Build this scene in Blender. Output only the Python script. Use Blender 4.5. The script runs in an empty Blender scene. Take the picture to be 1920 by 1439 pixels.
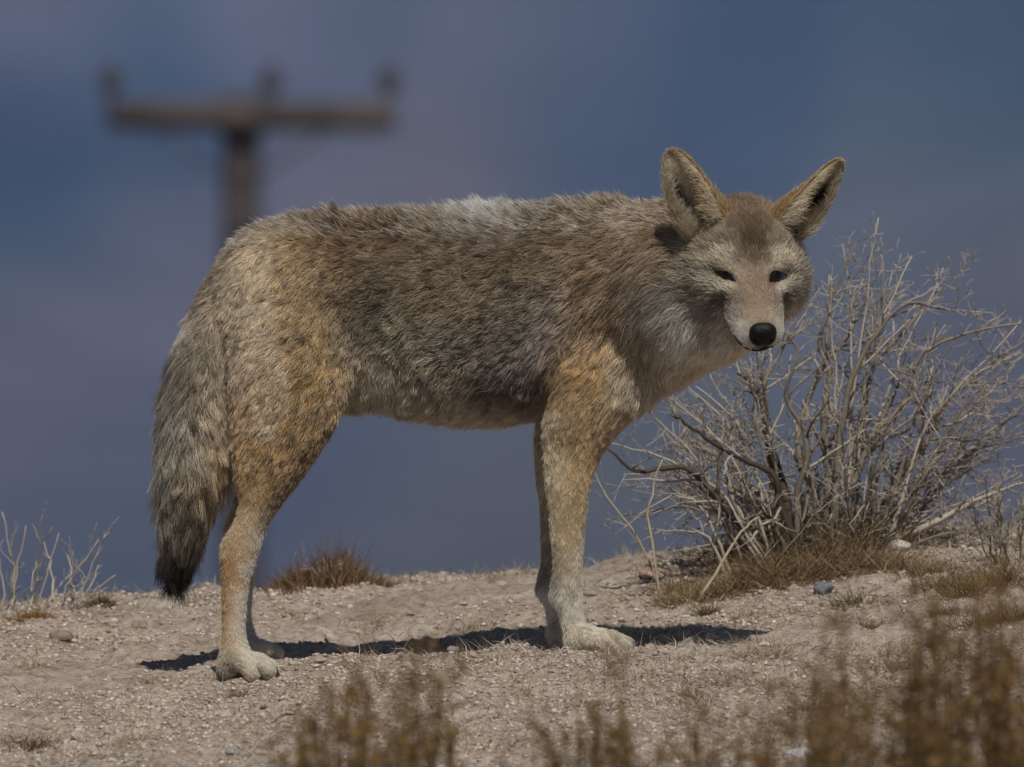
import bpy, bmesh, math, random, time
import numpy as np
from mathutils import Vector, Matrix
from mathutils.bvhtree import BVHTree
from mathutils.kdtree import KDTree

T0 = time.time()
random.seed(7)
RNG = np.random.default_rng(7)
scene = bpy.context.scene
COL = scene.collection

# ---------------------------------------------------------------- camera
S = 0.0007            # metres per photo pixel at the coyote
D = 22.4              # camera distance (600 mm lens)
ZC = 0.40             # lens height above the coyote's feet
cam_d = bpy.data.cameras.new('camera')
cam = bpy.data.objects.new('camera', cam_d)
COL.objects.link(cam)
cam.location = (0, -D, ZC)
cam.rotation_euler = (math.pi / 2, 0, 0)
cam_d.sensor_width = 36.0
cam_d.lens = 600.0
cam_d.clip_start = 0.5
cam_d.clip_end = 60000
cam_d.dof.use_dof = True
cam_d.dof.focus_distance = D - 0.10
cam_d.dof.aperture_fstop = 600.0 / 48.0     # 48 mm opening
scene.camera = cam

# ---------------------------------------------------------------- sky and sun
SUN_DIR = Vector((0.09, -0.74, 1.0)).normalized()     # towards the sun
elev = math.asin(SUN_DIR.z)
azim = math.atan2(SUN_DIR.x, SUN_DIR.y)
world = bpy.data.worlds.new('World')
scene.world = world
world.use_nodes = True
wn = world.node_tree
sky = wn.nodes.new('ShaderNodeTexSky')
sky.sky_type = 'NISHITA'
sky.sun_disc = False
sky.sun_elevation = elev
sky.sun_rotation = azim
sky.air_density = 1.0
sky.dust_density = 1.0
wn.links.new(sky.outputs[0], wn.nodes['Background'].inputs[0])
wn.nodes['Background'].inputs[1].default_value = 0.05
sun_d = bpy.data.lights.new('sun', 'SUN')
sun_d.energy = 5.0
sun_d.angle = math.radians(0.5)
sun_d.color = (1.0, 0.95, 0.87)
sun = bpy.data.objects.new('sun', sun_d)
COL.objects.link(sun)
sun.location = SUN_DIR * 30
sun.rotation_euler = SUN_DIR.to_track_quat('Z', 'Y').to_euler()

scene.view_settings.view_transform = 'Standard'
scene.view_settings.look = 'None'
scene.view_settings.exposure = -0.43
scene.view_settings.gamma = 1.0
scene.view_settings.use_curve_mapping = False
scene.render.engine = 'CYCLES'
cy = scene.cycles
cy.max_bounces = 6
cy.diffuse_bounces = 3
cy.glossy_bounces = 2
cy.transmission_bounces = 4
cy.transparent_max_bounces = 8
cy.volume_bounces = 0
cy.use_adaptive_sampling = True
cy.adaptive_threshold = 0.015
cy.use_denoising = True
scene.cycles_curves.shape = 'RIBBONS'
scene.cycles_curves.subdivisions = 2

# ---------------------------------------------------------------- helpers
def P(px, py, Y=0.0):
    """photo pixel at a known depth -> world point"""
    k = S * (D + Y) / D
    return Vector(((px - 960.0) * k, Y, ZC + (719.5 - py) * k))

def lin(c):
    c = np.asarray(c, float) / 255.0
    return np.where(c <= 0.04045, c / 12.92, ((c + 0.055) / 1.055) ** 2.4)

def tag(o, label=None, cat=None, group=None, kind=None):
    for k, v in (('label', label), ('category', cat), ('group', group), ('kind', kind)):
        if v:
            o[k] = v
    return o

def empty(name, loc=(0, 0, 0)):
    o = bpy.data.objects.new(name, None)
    o.empty_display_size = 0.1
    o.location = loc
    COL.objects.link(o)
    return o

def mesh_np(name, v, f, mat=None, parent=None, smooth=True, attrs=None):
    """v (n,3), f (m,3 or 4) numpy -> one mesh object in world coordinates (parents are moved out of the way)"""
    v = np.ascontiguousarray(v, dtype=np.float32)
    f = np.ascontiguousarray(f, dtype=np.int32)
    off = np.zeros(3, np.float32)
    if parent is not None:
        p = parent
        while p is not None:
            off += np.array(p.location, np.float32)
            p = p.parent
    me = bpy.data.meshes.new(name)
    n, k = f.shape
    me.vertices.add(len(v))
    me.vertices.foreach_set('co', (v - off).ravel())
    me.loops.add(n * k)
    me.loops.foreach_set('vertex_index', f.ravel())
    me.polygons.add(n)
    me.polygons.foreach_set('loop_start', np.arange(0, n * k, k, dtype=np.int32))
    if smooth:
        me.polygons.foreach_set('use_smooth', np.ones(n, dtype=bool))
    me.update(calc_edges=True)
    if attrs:
        for an, arr in attrs.items():
            a = me.attributes.new(an, 'FLOAT_COLOR', 'POINT')
            c = np.ones((len(v), 4), np.float32)
            c[:, :arr.shape[1]] = arr
            a.data.foreach_set('color', c.ravel())
    if mat:
        me.materials.append(mat)
    o = bpy.data.objects.new(name, me)
    COL.objects.link(o)
    if parent is not None:
        o.parent = parent
    return o

class MB:
    """collects tubes and lumps for one mesh"""
    def __init__(self):
        self.v, self.f, self.c, self.n = [], [], [], 0
    def add(self, v, f, col=None):
        v = np.asarray(v, float)
        f = np.asarray(f, int)
        if f.shape[1] == 3:
            f = np.concatenate([f, f[:, 2:]], 1)
        self.v.append(v); self.f.append(f + self.n)
        self.c.append(np.tile(np.asarray(col if col is not None else (1, 1, 1), float), (len(v), 1)))
        self.n += len(v)
    def tube(self, pts, rad, sides=5, col=None, cap=True):
        pts = np.asarray(pts, float); n = len(pts)
        rad = np.broadcast_to(np.asarray(rad, float), (n,))
        t = np.gradient(pts, axis=0)
        t /= np.linalg.norm(t, axis=1)[:, None] + 1e-12
        up = np.array([0.31, 0.87, 0.38])
        a = np.cross(t, up); a /= np.linalg.norm(a, axis=1)[:, None] + 1e-9
        b = np.cross(t, a)
        ang = np.arange(sides) * 2 * math.pi / sides
        ring = pts[:, None] + rad[:, None, None] * (np.cos(ang)[None, :, None] * a[:, None] + np.sin(ang)[None, :, None] * b[:, None])
        v = ring.reshape(-1, 3)
        i = np.arange(n - 1)[:, None] * sides; j = np.arange(sides)[None]
        j2 = (j + 1) % sides
        f = np.stack([i + j, i + j2, i + sides + j2, i + sides + j], -1).reshape(-1, 4)
        if cap:
            v = np.concatenate([v, pts[:1], pts[-1:]])
            c0, c1 = n * sides, n * sides + 1
            jj = np.arange(sides); jj2 = (jj + 1) % sides
            f = np.concatenate([f, np.stack([jj2, jj, np.full(sides, c0), np.full(sides, c0)], 1),
                                np.stack([(n - 1) * sides + jj, (n - 1) * sides + jj2, np.full(sides, c1), np.full(sides, c1)], 1)])
        self.add(v, f, col)
    def build(self, name, mat, parent=None, smooth=True):
        v = np.concatenate(self.v); f = np.concatenate(self.f); c = np.concatenate(self.c)
        tri = f[:, 2] == f[:, 3]
        f3 = np.concatenate([f[tri][:, :3], f[~tri][:, :3], f[~tri][:, [0, 2, 3]]])
        return mesh_np(name, v, f3, mat, parent, smooth, {'tint': c})

# cheap lattice noise
def _hash(ix, iy, seed):
    h = (ix.astype(np.int64) * 374761393 + iy.astype(np.int64) * 668265263 + seed * 1442695041) & 0x7fffffff
    h = ((h ^ (h >> 13)) * 1274126177) & 0x7fffffff
    h = h ^ (h >> 16)
    return (h & 0xffff) / 65535.0
def vnoise(x, y, seed=0):
    ix, iy = np.floor(x), np.floor(y)
    fx, fy = x - ix, y - iy
    fx = fx * fx * (3 - 2 * fx); fy = fy * fy * (3 - 2 * fy)
    a, b = _hash(ix, iy, seed), _hash(ix + 1, iy, seed)
    c, d = _hash(ix, iy + 1, seed), _hash(ix + 1, iy + 1, seed)
    return (a * (1 - fx) + b * fx) * (1 - fy) + (c * (1 - fx) + d * fx) * fy
def fbm(x, y, oct=4, seed=0, gain=0.5):
    s, amp, tot = 0, 1.0, 0
    for i in range(oct):
        s = s + amp * vnoise(x * 2 ** i + 17.3 * i, y * 2 ** i - 9.1 * i, seed + i)
        tot += amp; amp *= gain
    return s / tot * 2 - 1
def sm(a, b, x):
    t = np.clip((x - a) / (b - a), 0, 1)
    return t * t * (3 - 2 * t)

# ---------------------------------------------------------------- materials
def new_mat(name, rough=0.9, spec=0.2):
    m = bpy.data.materials.new(name)
    m.use_nodes = True
    b = m.node_tree.nodes['Principled BSDF']
    b.inputs['Roughness'].default_value = rough
    b.inputs['Specular IOR Level'].default_value = spec
    return m, m.node_tree, b
def nd(nt, typ, **kw):
    n = nt.nodes.new(typ)
    for k, v in kw.items():
        setattr(n, k, v)
    return n
def ramp(nt, fac, stops):
    r = nd(nt, 'ShaderNodeValToRGB')
    e = r.color_ramp.elements
    while len(e) < len(stops):
        e.new(0.5)
    for q, (p, c) in zip(e, stops):
        q.position = p; q.color = (*c, 1)
    nt.links.new(fac, r.inputs[0])
    return r.outputs[0]
def noise(nt, scale, detail=4, rough=0.55, vec=None):
    n = nd(nt, 'ShaderNodeTexNoise')
    n.inputs['Scale'].default_value = scale
    n.inputs['Detail'].default_value = detail
    n.inputs['Roughness'].default_value = rough
    if vec is None:
        g = nd(nt, 'ShaderNodeNewGeometry')
        vec = g.outputs['Position']
    nt.links.new(vec, n.inputs['Vector'])
    return n.outputs['Fac']
def mixc(nt, fac, a, b, blend='MIX'):
    m = nd(nt, 'ShaderNodeMix', data_type='RGBA', blend_type=blend)
    for s, v in ((m.inputs[0], fac), (m.inputs[6], a), (m.inputs[7], b)):
        if isinstance(v, bpy.types.NodeSocket):
            nt.links.new(v, s)
        elif isinstance(v, (int, float)):
            s.default_value = v
        else:
            s.default_value = (*v, 1)
    return m.outputs[2]
def bump(nt, b, h, strength, dist):
    n = nd(nt, 'ShaderNodeBump')
    n.inputs['Strength'].default_value = strength
    n.inputs['Distance'].default_value = dist
    nt.links.new(h, n.inputs['Height'])
    nt.links.new(n.outputs[0], b.inputs['Normal'])
def tint_mat(name, base, var=0.35, scale=60, rough=0.85, spec=0.15, bscale=None):
    """base colour x per-vertex tint x noise"""
    m, nt, b = new_mat(name, rough, spec)
    at = nd(nt, 'ShaderNodeAttribute', attribute_name='tint')
    f = noise(nt, scale, 5, 0.6)
    lo = tuple(c * (1 - var) for c in base); hi = tuple(min(1, c * (1 + var)) for c in base)
    c = ramp(nt, f, [(0.3, lo), (0.7, hi)])
    nt.links.new(mixc(nt, 1.0, c, at.outputs['Color'], 'MULTIPLY'), b.inputs['Base Color'])
    if bscale:
        bump(nt, b, noise(nt, bscale, 4), 0.6, 0.002)
    return m
# ---------------------------------------------------------------- terrain
def hill(x, y):
    """height of the gravel crest the coyote stands on, falling to a wide valley behind"""
    x = np.asarray(x, float); y = np.asarray(y, float)
    xs = np.clip(x, -3, 3)
    base = 0.0275 + 0.051 * (xs + 0.35)
    yn = np.clip(y, -1.8, 2.4)
    yp, ym = np.clip(yn, 0, None), np.clip(yn, None, 0)
    prof = 0.046 * yn - 0.0250 * ym ** 2 + 0.036 * sm(.30, 1.3, yp) - 0.05 * np.clip(yp - .9, 0, None) ** 2 + 0.014 * np.clip(x, -1.5, 1.5) * yp
    # towards the camera
    n = np.clip(-1.8 - y, 0, None)
    prof = prof - 0.136 * 9.0 * (1 - np.exp(-n / 9.0)) - 0.004 * np.clip(n - 3, 0, 200)
    prof = prof - 0.010 * np.exp(-((x + .34) ** 2 + (y + .10) ** 2) / .10 ** 2)
    # soil heaped up under the big shrub
    prof = prof + 0.036 * np.exp(-(((x - .50) / .34) ** 2 + ((y - .95) / .42) ** 2)) + 0.020 * np.exp(-(((x - .80) / .25) ** 2 + ((y - .6) / .35) ** 2))
    # behind the crest
    f = np.clip(y - 2.4, 0, None)
    prof = prof - 0.090 * f - 0.028 * f * (1 - np.exp(-f / 6.0))
    lump = 0.012 * fbm(x * 3.1, y * 3.1, 3, 11) * sm(6, 1, np.abs(y)) + 0.05 * fbm(x * 0.7, y * 0.5, 3, 12) * sm(2.4, 6, np.hypot(x, y))
    h = base + prof + lump
    floor = -70 + 5 * fbm(x / 300, y / 300, 3, 5)
    h = np.where(y > 200, np.maximum(h, floor), h)
    # the rest of the world, to the sides and behind the camera
    side = np.clip(np.hypot(x, np.minimum(y, 0)) - 40, 0, 2000)
    h = h - 0.03 * np.clip(side, 0, 400) * sm(150, -50, y)
    return np.maximum(h, floor)

def fine(x, y):
    r = sm(4.0, 2.4, np.hypot(x, y))
    rough_ = 0.55 + 0.9 * vnoise(x * 4 + 3, y * 4, 77)
    return r * rough_ * (0.013 * fbm(x * 12, y * 9, 3, 21) + 0.0085 * fbm(x * 55, y * 34, 3, 22))

def ground_z(x, y):
    return hill(x, y) + fine(x, y)

def axis(dense, step, far, grow):
    a = list(np.arange(0, dense, step)); d = step
    while a[-1] < far:
        d *= grow; a.append(a[-1] + d)
    a = np.array(a)
    return a
ax = axis(0.82, 0.0045, 9000, 1.16)
gx = np.concatenate([-ax[:0:-1], ax])
ayp = axis(1.9, 0.0080, 9500, 1.15)
ayn = axis(1.8, 0.0075, 3000, 1.15)
gy = np.concatenate([-ayn[:0:-1], ayp])
X, Yg = np.meshgrid(gx, gy)
Z = ground_z(X, Yg)
nx, ny = len(gx), len(gy)
idx = np.arange(nx * ny).reshape(ny, nx)
gf = np.stack([idx[:-1, :-1], idx[:-1, 1:], idx[1:, 1:], idx[1:, :-1]], -1).reshape(-1, 4)

m_ground, nt, b = new_mat('desert_soil', 0.95, 0.1)
n1 = noise(nt, 6, 6, 0.68); n2 = noise(nt, 70, 6, 0.65); n3 = noise(nt, 420, 3, 0.6)
c1 = ramp(nt, n1, [(0.32, (0.28, 0.23, 0.19)), (0.52, (0.42, 0.355, 0.305)), (0.70, (0.53, 0.465, 0.415))])
c2 = ramp(nt, n2, [(0.30, (0.45, 0.41, 0.37)), (0.5, (0.95, 0.93, 0.9)), (0.70, (1.25, 1.2, 1.15))])
c3 = ramp(nt, n3, [(0.3, (0.7, 0.68, 0.66)), (0.7, (1.2, 1.2, 1.2))])
c = mixc(nt, 1.0, mixc(nt, 1.0, c1, c2, 'MULTIPLY'), c3, 'MULTIPLY')
nt.links.new(c, b.inputs['Base Color'])
bump(nt, b, n3, 0.9, 0.004)
ground = mesh_np('ground', np.stack([X, Yg, Z], -1).reshape(-1, 3), gf, m_ground)
tag(ground, 'pale gravelly desert soil rising to a low crest', 'ground', kind='structure')

# far mountainside, several kilometres away across the valley
mxp = axis(260, 7.0, 7000, 1.12); mx = np.concatenate([-mxp[:0:-1], mxp])
my = 3600 + axis(2000, 12.0, 5400, 1.1)
MX, MY = np.meshgrid(mx, my)
rise = sm(3600, 6800, MY) * 520
ridge = 1 - np.abs(fbm(MX / 900 + 0.35 * MY / 900, MY / 1300, 5, 41))
MZ = -76 + rise * (0.75 + 0.35 * ridge) + sm(3600, 4400, MY) * (60 * (ridge - 0.6) + 40 * fbm(MX / 260, MY / 420, 4, 42))
idx = np.arange(MX.size).reshape(MX.shape)
mf = np.stack([idx[:-1, :-1], idx[:-1, 1:], idx[1:, 1:], idx[1:, :-1]], -1).reshape(-1, 4)
m_mtn, nt, b = new_mat('mountain_rock', 0.95, 0.0)
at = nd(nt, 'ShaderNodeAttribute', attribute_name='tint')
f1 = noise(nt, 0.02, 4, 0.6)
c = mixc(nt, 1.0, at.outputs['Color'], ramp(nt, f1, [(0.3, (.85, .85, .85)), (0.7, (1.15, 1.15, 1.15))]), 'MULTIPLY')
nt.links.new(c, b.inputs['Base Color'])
# scrub, rock and alluvium patches; sunlit and shaded bands put into the colour
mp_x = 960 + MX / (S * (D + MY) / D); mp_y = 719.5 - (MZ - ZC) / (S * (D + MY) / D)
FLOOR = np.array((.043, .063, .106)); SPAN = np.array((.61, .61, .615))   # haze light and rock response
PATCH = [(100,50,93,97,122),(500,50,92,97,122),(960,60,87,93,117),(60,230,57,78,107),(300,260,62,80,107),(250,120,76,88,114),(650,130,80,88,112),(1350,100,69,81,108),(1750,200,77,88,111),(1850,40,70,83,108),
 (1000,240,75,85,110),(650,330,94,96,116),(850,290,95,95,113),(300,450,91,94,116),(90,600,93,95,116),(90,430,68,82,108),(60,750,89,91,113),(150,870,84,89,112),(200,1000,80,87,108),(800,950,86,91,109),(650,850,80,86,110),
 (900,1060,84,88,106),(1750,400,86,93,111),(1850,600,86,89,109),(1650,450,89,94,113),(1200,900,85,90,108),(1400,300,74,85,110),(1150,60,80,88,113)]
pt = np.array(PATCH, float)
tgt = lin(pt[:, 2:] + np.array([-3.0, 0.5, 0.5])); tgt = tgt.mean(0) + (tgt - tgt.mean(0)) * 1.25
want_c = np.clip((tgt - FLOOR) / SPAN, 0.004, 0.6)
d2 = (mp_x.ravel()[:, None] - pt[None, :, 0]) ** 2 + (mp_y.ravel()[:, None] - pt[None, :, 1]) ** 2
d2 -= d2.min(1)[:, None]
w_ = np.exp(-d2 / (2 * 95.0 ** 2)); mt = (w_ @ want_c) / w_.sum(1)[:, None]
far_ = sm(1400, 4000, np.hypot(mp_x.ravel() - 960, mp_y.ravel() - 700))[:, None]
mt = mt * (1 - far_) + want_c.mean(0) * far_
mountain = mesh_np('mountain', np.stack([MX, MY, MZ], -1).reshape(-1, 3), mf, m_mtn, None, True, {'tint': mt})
tag(mountain, 'blue-grey hazy mountainside far across the valley', 'mountain', kind='structure')
# ---------------------------------------------------------------- coyote: body surface
H = 0.004
lo = np.array([P(270, 0).x, -0.36, P(0, 1310).z]); hi = np.array([P(1560, 0).x, 0.17, P(0, 360).z])
dims = np.ceil((hi - lo) / H).astype(int)
AX = [lo[i] + H * np.arange(dims[i]) for i in range(3)]

def catmull(tab, n=8):
    tab = np.asarray(tab, float)
    t = tab[:, 0]; tt = np.linspace(t[0], t[-1], (len(t) - 1) * n + 1)
    out = [tt]
    m = np.gradient(tab[:, 1:], t, axis=0)
    i = np.clip(np.searchsorted(t, tt, side='right') - 1, 0, len(t) - 2)
    h = (t[i + 1] - t[i]); u = ((tt - t[i]) / h)[:, None]; h = h[:, None]
    a = tab[i, 1:]; c = tab[i + 1, 1:]
    v = (2*u**3-3*u**2+1)*a + (u**3-2*u**2+u)*h*m[i] + (-2*u**3+3*u**2)*c + (u**3-u**2)*h*m[i+1]
    return tt, v

class Stack:
    """elliptical sections along one world axis: rows (t, cu, cv, ru, rv)"""
    def __init__(self, axis, rows):
        rows = np.asarray(sorted(rows), float)
        self.axis = axis
        self.t, self.v = catmull(rows)
        self.v[:, 2:] = np.maximum(self.v[:, 2:], 0.003)
        o = [i for i in range(3) if i != axis]
        self.o = o
        r = self.v
        self.lo = np.zeros(3); self.hi = np.zeros(3)
        self.lo[axis], self.hi[axis] = self.t[0], self.t[-1]
        for k in range(2):
            self.lo[o[k]] = (r[:, k] - r[:, 2 + k]).min(); self.hi[o[k]] = (r[:, k] + r[:, 2 + k]).max()
    def __call__(self, p):
        t = p[self.axis]
        q = [np.interp(t, self.t, self.v[:, k]) for k in range(4)]
        u = p[self.o[0]] - q[0]; w = p[self.o[1]] - q[1]
        k0 = np.sqrt((u / q[2]) ** 2 + (w / q[3]) ** 2)
        k1 = np.sqrt((u / q[2] ** 2) ** 2 + (w / q[3] ** 2) ** 2) + 1e-9
        d = np.where(k0 > 0.2, k0 * (k0 - 1) / k1, -np.minimum(q[2], q[3]))
        e = np.maximum(np.maximum(self.t[0] - t, t - self.t[-1]), 0)
        return np.where(e > 0, np.sqrt(np.maximum(d, 0) ** 2 + e ** 2), d)

class Cone:
    def __init__(self, a, b, ra, rb):
        self.a, self.b, self.ra, self.rb = np.array(a, float), np.array(b, float), ra, rb
        r = max(ra, rb)
        self.lo = np.minimum(self.a, self.b) - r; self.hi = np.maximum(self.a, self.b) + r
    def __call__(self, p):
        ab = self.b - self.a
        d0 = [p[i] - self.a[i] for i in range(3)]
        t = np.clip(sum(d0[i] * ab[i] for i in range(3)) / (ab @ ab), 0, 1)
        return np.sqrt(sum((d0[i] - t * ab[i]) ** 2 for i in range(3))) - (self.ra + t * (self.rb - self.ra))

class Ell:
    """rotated ellipsoid: centre, radii, 3x3 axes (columns)"""
    def __init__(self, c, r, R=np.eye(3)):
        self.c, self.r, self.R = np.array(c, float), np.array(r, float), np.asarray(R, float)
        e = np.sqrt(((self.R * self.r) ** 2).sum(1))
        self.lo, self.hi = self.c - e, self.c + e
    def __call__(self, p):
        d = [p[i] - self.c[i] for i in range(3)]
        q = [sum(d[i] * self.R[i, k] for i in range(3)) for k in range(3)]
        k0 = np.sqrt(sum((q[k] / self.r[k]) ** 2 for k in range(3)))
        k1 = np.sqrt(sum((q[k] / self.r[k] ** 2) ** 2 for k in range(3))) + 1e-9
        return np.where(k0 > 0.2, k0 * (k0 - 1) / k1, -self.r.min())

def px(x): return (x - 960.0) * S
def pz(y): return ZC + (719.5 - y) * S
def xrow(x, top, bot, w, yc=0.0):
    return (px(x), yc, (pz(top) + pz(bot)) / 2, w, (top - bot) * -S / 2)
def zrow(y, xl, xr, yc, ry):
    return (pz(y), (px(xl) + px(xr)) / 2, yc, (xr - xl) * S / 2, ry)

PR = []     # (group, primitive, blend)
def add(g, prim, k=0.02):
    PR.append((g, prim, k))

# trunk and neck
add('trunk', Stack(0, [xrow(388, 540, 600, .025), xrow(418, 492, 660, .050), xrow(470, 447, 715, .072), xrow(540, 425, 752, .086),
    xrow(620, 416, 765, .090), xrow(720, 416, 768, .092), xrow(820, 414, 786, .102), xrow(920, 406, 793, .108),
    xrow(1000, 401, 782, .104), xrow(1080, 398, 760, .094, -.005), xrow(1150, 397, 738, .082, -.015),
    xrow(1200, 430, 722, .060, -.03), xrow(1240, 500, 700, .035, -.05)]), 0.03)
add('neck', Cone(P(1120, 548, -.01), P(1285, 528, -.090), .102, .088), 0.03)
add('neck', Cone(P(1285, 530, -.090), P(1375, 520, -.165), .088, .068), 0.03)
add('neck', Cone(P(1225, 640, -.05), P(1340, 610, -.12), .066, .048), 0.03)
# shoulder and hind muscle masses
add('trunk', Ell(P(1125, 600, -.062), (.066, .036, .10)), 0.03)
add('hind', Ell(P(545, 600, -.060), (.085, .035, .105)), 0.03)
add('hind', Ell(P(545, 600, .060), (.085, .035, .105)), 0.03)

NEAR_H = [(500, 530.0, 570.0, -0.045, 0.01), (600, 455.0, 640.0, -0.062, 0.046), (660, 440.0, 652.0, -0.072, 0.048), (720, 436.0, 650.0, -0.078, 0.047), (780, 438.0, 636.0, -0.081, 0.044), (840, 440.0, 604.0, -0.083, 0.039), (900, 445.6, 563.4, -0.084, 0.0318), (945, 452, 529, -0.085, 0.027), (985, 438, 503, -0.085, 0.0225), (1010, 422, 495, -0.085, 0.0208), (1030, 415, 488, -0.085, 0.02), (1060, 416, 479, -0.085, 0.0188), (1090, 417, 470, -0.085, 0.0172), (1140, 418, 463, -0.085, 0.0163), (1190, 418, 462, -0.085, 0.0175), (1222, 415, 472, -0.085, 0.0203), (1245, 413, 482, -0.085, 0.0205)]
FAR_H = []
for (y, a, b_, yc, ry) in NEAR_H:
    w = float(sm(640, 1010, y)); w2 = float(sm(760, 900, y)); w3 = float(sm(960, 1090, y))
    FAR_H.append((y - 24 * w, a - 10 * w2 + 20 * w3, b_ - 10 * w2 + 18 * w3, .085 + (yc + .085) * -1, ry))
add('hind', Stack(2, [zrow(*r) for r in NEAR_H]), 0.022)
add('hind', Stack(2, [zrow(*r) for r in FAR_H]), 0.022)
NEAR_F = [(470, 1140.0, 1180.0, -0.045, 0.01), (560, 1085.0, 1225.0, -0.056, 0.038), (620, 1062.0, 1232.0, -0.066, 0.044), (680, 1050.0, 1242.0, -0.072, 0.045), (740, 1036.0, 1226.0, -0.076, 0.041), (790, 1022.7, 1175.3, -0.078, 0.0348), (840, 1020.4, 1134.6, -0.078, 0.0291), (900, 1023.3, 1107.7, -0.078, 0.0244), (960, 1029.2, 1098.8, -0.078, 0.0216), (1020, 1033.3, 1093.7, -0.078, 0.0198), (1070, 1036.7, 1089.3, -0.078, 0.0193), (1100, 1032.0, 1089.0, -0.078, 0.0198), (1118, 1030.2, 1088.8, -0.078, 0.0193), (1145, 1045.9, 1090.1, -0.079, 0.0175), (1175, 1053.9, 1098.1, -0.08, 0.0193), (1200, 1060.7, 1113.3, -0.081, 0.0221), (1212, 1064.7, 1117.3, -0.081, 0.0202)]
FAR_F = [(y - 11 * float(sm(700, 1000, y)), a - 17 * float(sm(700, 850, y)) - 10 * float(sm(950, 1200, y)), b_ - 17 * float(sm(700, 850, y)) - 10 * float(sm(950, 1200, y)), -yc - .012, ry) for (y, a, b_, yc, ry) in NEAR_F]
add('front', Stack(2, [zrow(*r) for r in NEAR_F]), 0.022)
add('front', Stack(2, [zrow(*r) for r in FAR_F]), 0.022)

# paws: pad mass, four toes each
CLAWS = []
def paw(g, ax_, ay_, Yc, toes, dx=0, dy=0, sgn=1):
    for (tx, ty, yo) in toes:
        a = P(ax_ + dx, ay_ + dy, Yc + yo * 0.45 * sgn)
        k = P(ax_ + dx + (tx - ax_) * .62, ay_ + dy + (ty - ay_) * .30, Yc + yo * .85 * sgn)
        e = P(tx + dx, ty + dy, Yc + yo * sgn)
        add(g, Cone(a, k, .0140, .0112), 0.005)
        add(g, Cone(k, e, .0112, .0095), 0.0025)
        CLAWS.append((e, (e - k).normalized()))
HT = [(472, 1267, -.042), (504, 1260, -.018), (509, 1250, .008), (488, 1243, .032)]
FT = [(1146, 1217, -.040), (1172, 1213, -.016), (1175, 1207, .010), (1150, 1202, .032)]
add('hind', Ell(P(438, 1252, -.092), (.021, .024, .017)), 0.012)
paw('hind', 440, 1236, -.090, HT)
add('hind', Ell(P(452, 1228, .085), (.024, .026, .018)), 0.012)
paw('hind', 440, 1236, .085, HT, 10, -24, -1)
add('front', Ell(P(1092, 1208, -.082), (.022, .024, .013)), 0.012)
paw('front', 1090, 1194, -.082, FT)
add('front', Ell(P(1063, 1197, .066), (.024, .026, .014)), 0.012)
paw('front', 1090, 1194, .066, FT, -42, -11, -1)

# tail core
add('tail', Stack(2, [zrow(*r) for r in [(530, 395, 428, -.004, .018), (565, 374, 440, -.012, .034), (620, 352, 446, -.020, .040), (700, 326, 444, -.028, .042),
    (780, 314, 438, -.034, .043), (860, 309, 426, -.036, .043), (930, 312, 398, -.034, .036), (990, 316, 376, -.032, .030), (1040, 318, 358, -.030, .020), (1070, 326, 338, -.030, .006)]]), 0.008)

# head: local frame, x to the picture's right, y out of the face, z up; origin between the eyes
HO = np.array(P(1409, 515, -.245))
pit, yaw = math.radians(30), math.radians(11)
fy = np.array([math.sin(yaw) * math.cos(pit), -math.cos(yaw) * math.cos(pit), -math.sin(pit)])
fx = np.array([math.cos(yaw), math.sin(yaw), 0.0])
fz = np.cross(fx, fy); fz *= np.sign(fz[2])
HR = np.stack([fx, fy, fz], 1)
def HL(x, y, z): return HO + HR @ np.array([x, y, z], float)
def hell(c, r, k=0.015, tilt=0): 
    R = HR
    if tilt:
        ct, st = math.cos(tilt), math.sin(tilt)
        R = HR @ np.array([[ct, 0, st], [0, 1, 0], [-st, 0, ct]])
    add('head', Ell(HL(*c), r, R), k)
hell((0, -.062, .012), (.060, .062, .050))
hell((0, -.035, .020), (.046, .040, .036))                # forehead
for s_ in (-1, 1):
    hell((s_ * .041, -.036, -.024), (.030, .044, .040), .02)   # cheeks
    hell((s_ * .052, -.062, -.042), (.026, .040, .046), .02)   # cheek ruff
    hell((s_ * .034, -.012, .0140), (.019, .012, .009), .010)  # brow
    add('head', Cone(HL(s_ * .024, .006, -.004), HL(s_ * .017, .034, -.022), .016, .014), 0.012)   # inner corner to muzzle
    hell((s_ * .029, .006, -.017), (.016, .016, .010), .010)  # under the eye
    add('head', Cone(HL(s_ * .017, .040, -.036), HL(s_ * .0150, .078, -.044), .0205, .0175), 0.01)   # upper lip
add('head', Cone(HL(0, -.012, -.004), HL(0, .076, -.029), .034, .0210), 0.02)   # muzzle
add('head', Cone(HL(0, -.03, -.042), HL(0, .056, -.056), .032, .0165), 0.012)   # jaw
add('head', Cone(HL(0, .050, -.058), HL(0, .070, -.062), .015, .0120), 0.006)     # chin
add('neck', Ell(P(1300, 578, -.158), (.040, .044, .052)), 0.03)               # ruff behind the cheek
add('head', Cone(HL(0, -.075, -.020), P(1330, 560, -.13), .062, .070), 0.03)

t1 = time.time()
F = np.full(dims, 0.2, np.float32)
for g, pr, k in PR:
    m = k + 3 * H
    i0 = np.clip(np.floor((pr.lo - m - lo) / H).astype(int), 0, dims); i1 = np.clip(np.ceil((pr.hi + m - lo) / H).astype(int) + 1, 0, dims)
    sl = tuple(slice(i0[q], i1[q]) for q in range(3))
    gp = [AX[0][sl[0]][:, None, None], AX[1][sl[1]][None, :, None], AX[2][sl[2]][None, None, :]]
    d = pr(gp).astype(np.float32)
    c = F[sl]
    h = np.maximum(k - np.abs(c - d), 0) / k
    F[sl] = np.minimum(c, d) - h * h * k * 0.25

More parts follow.
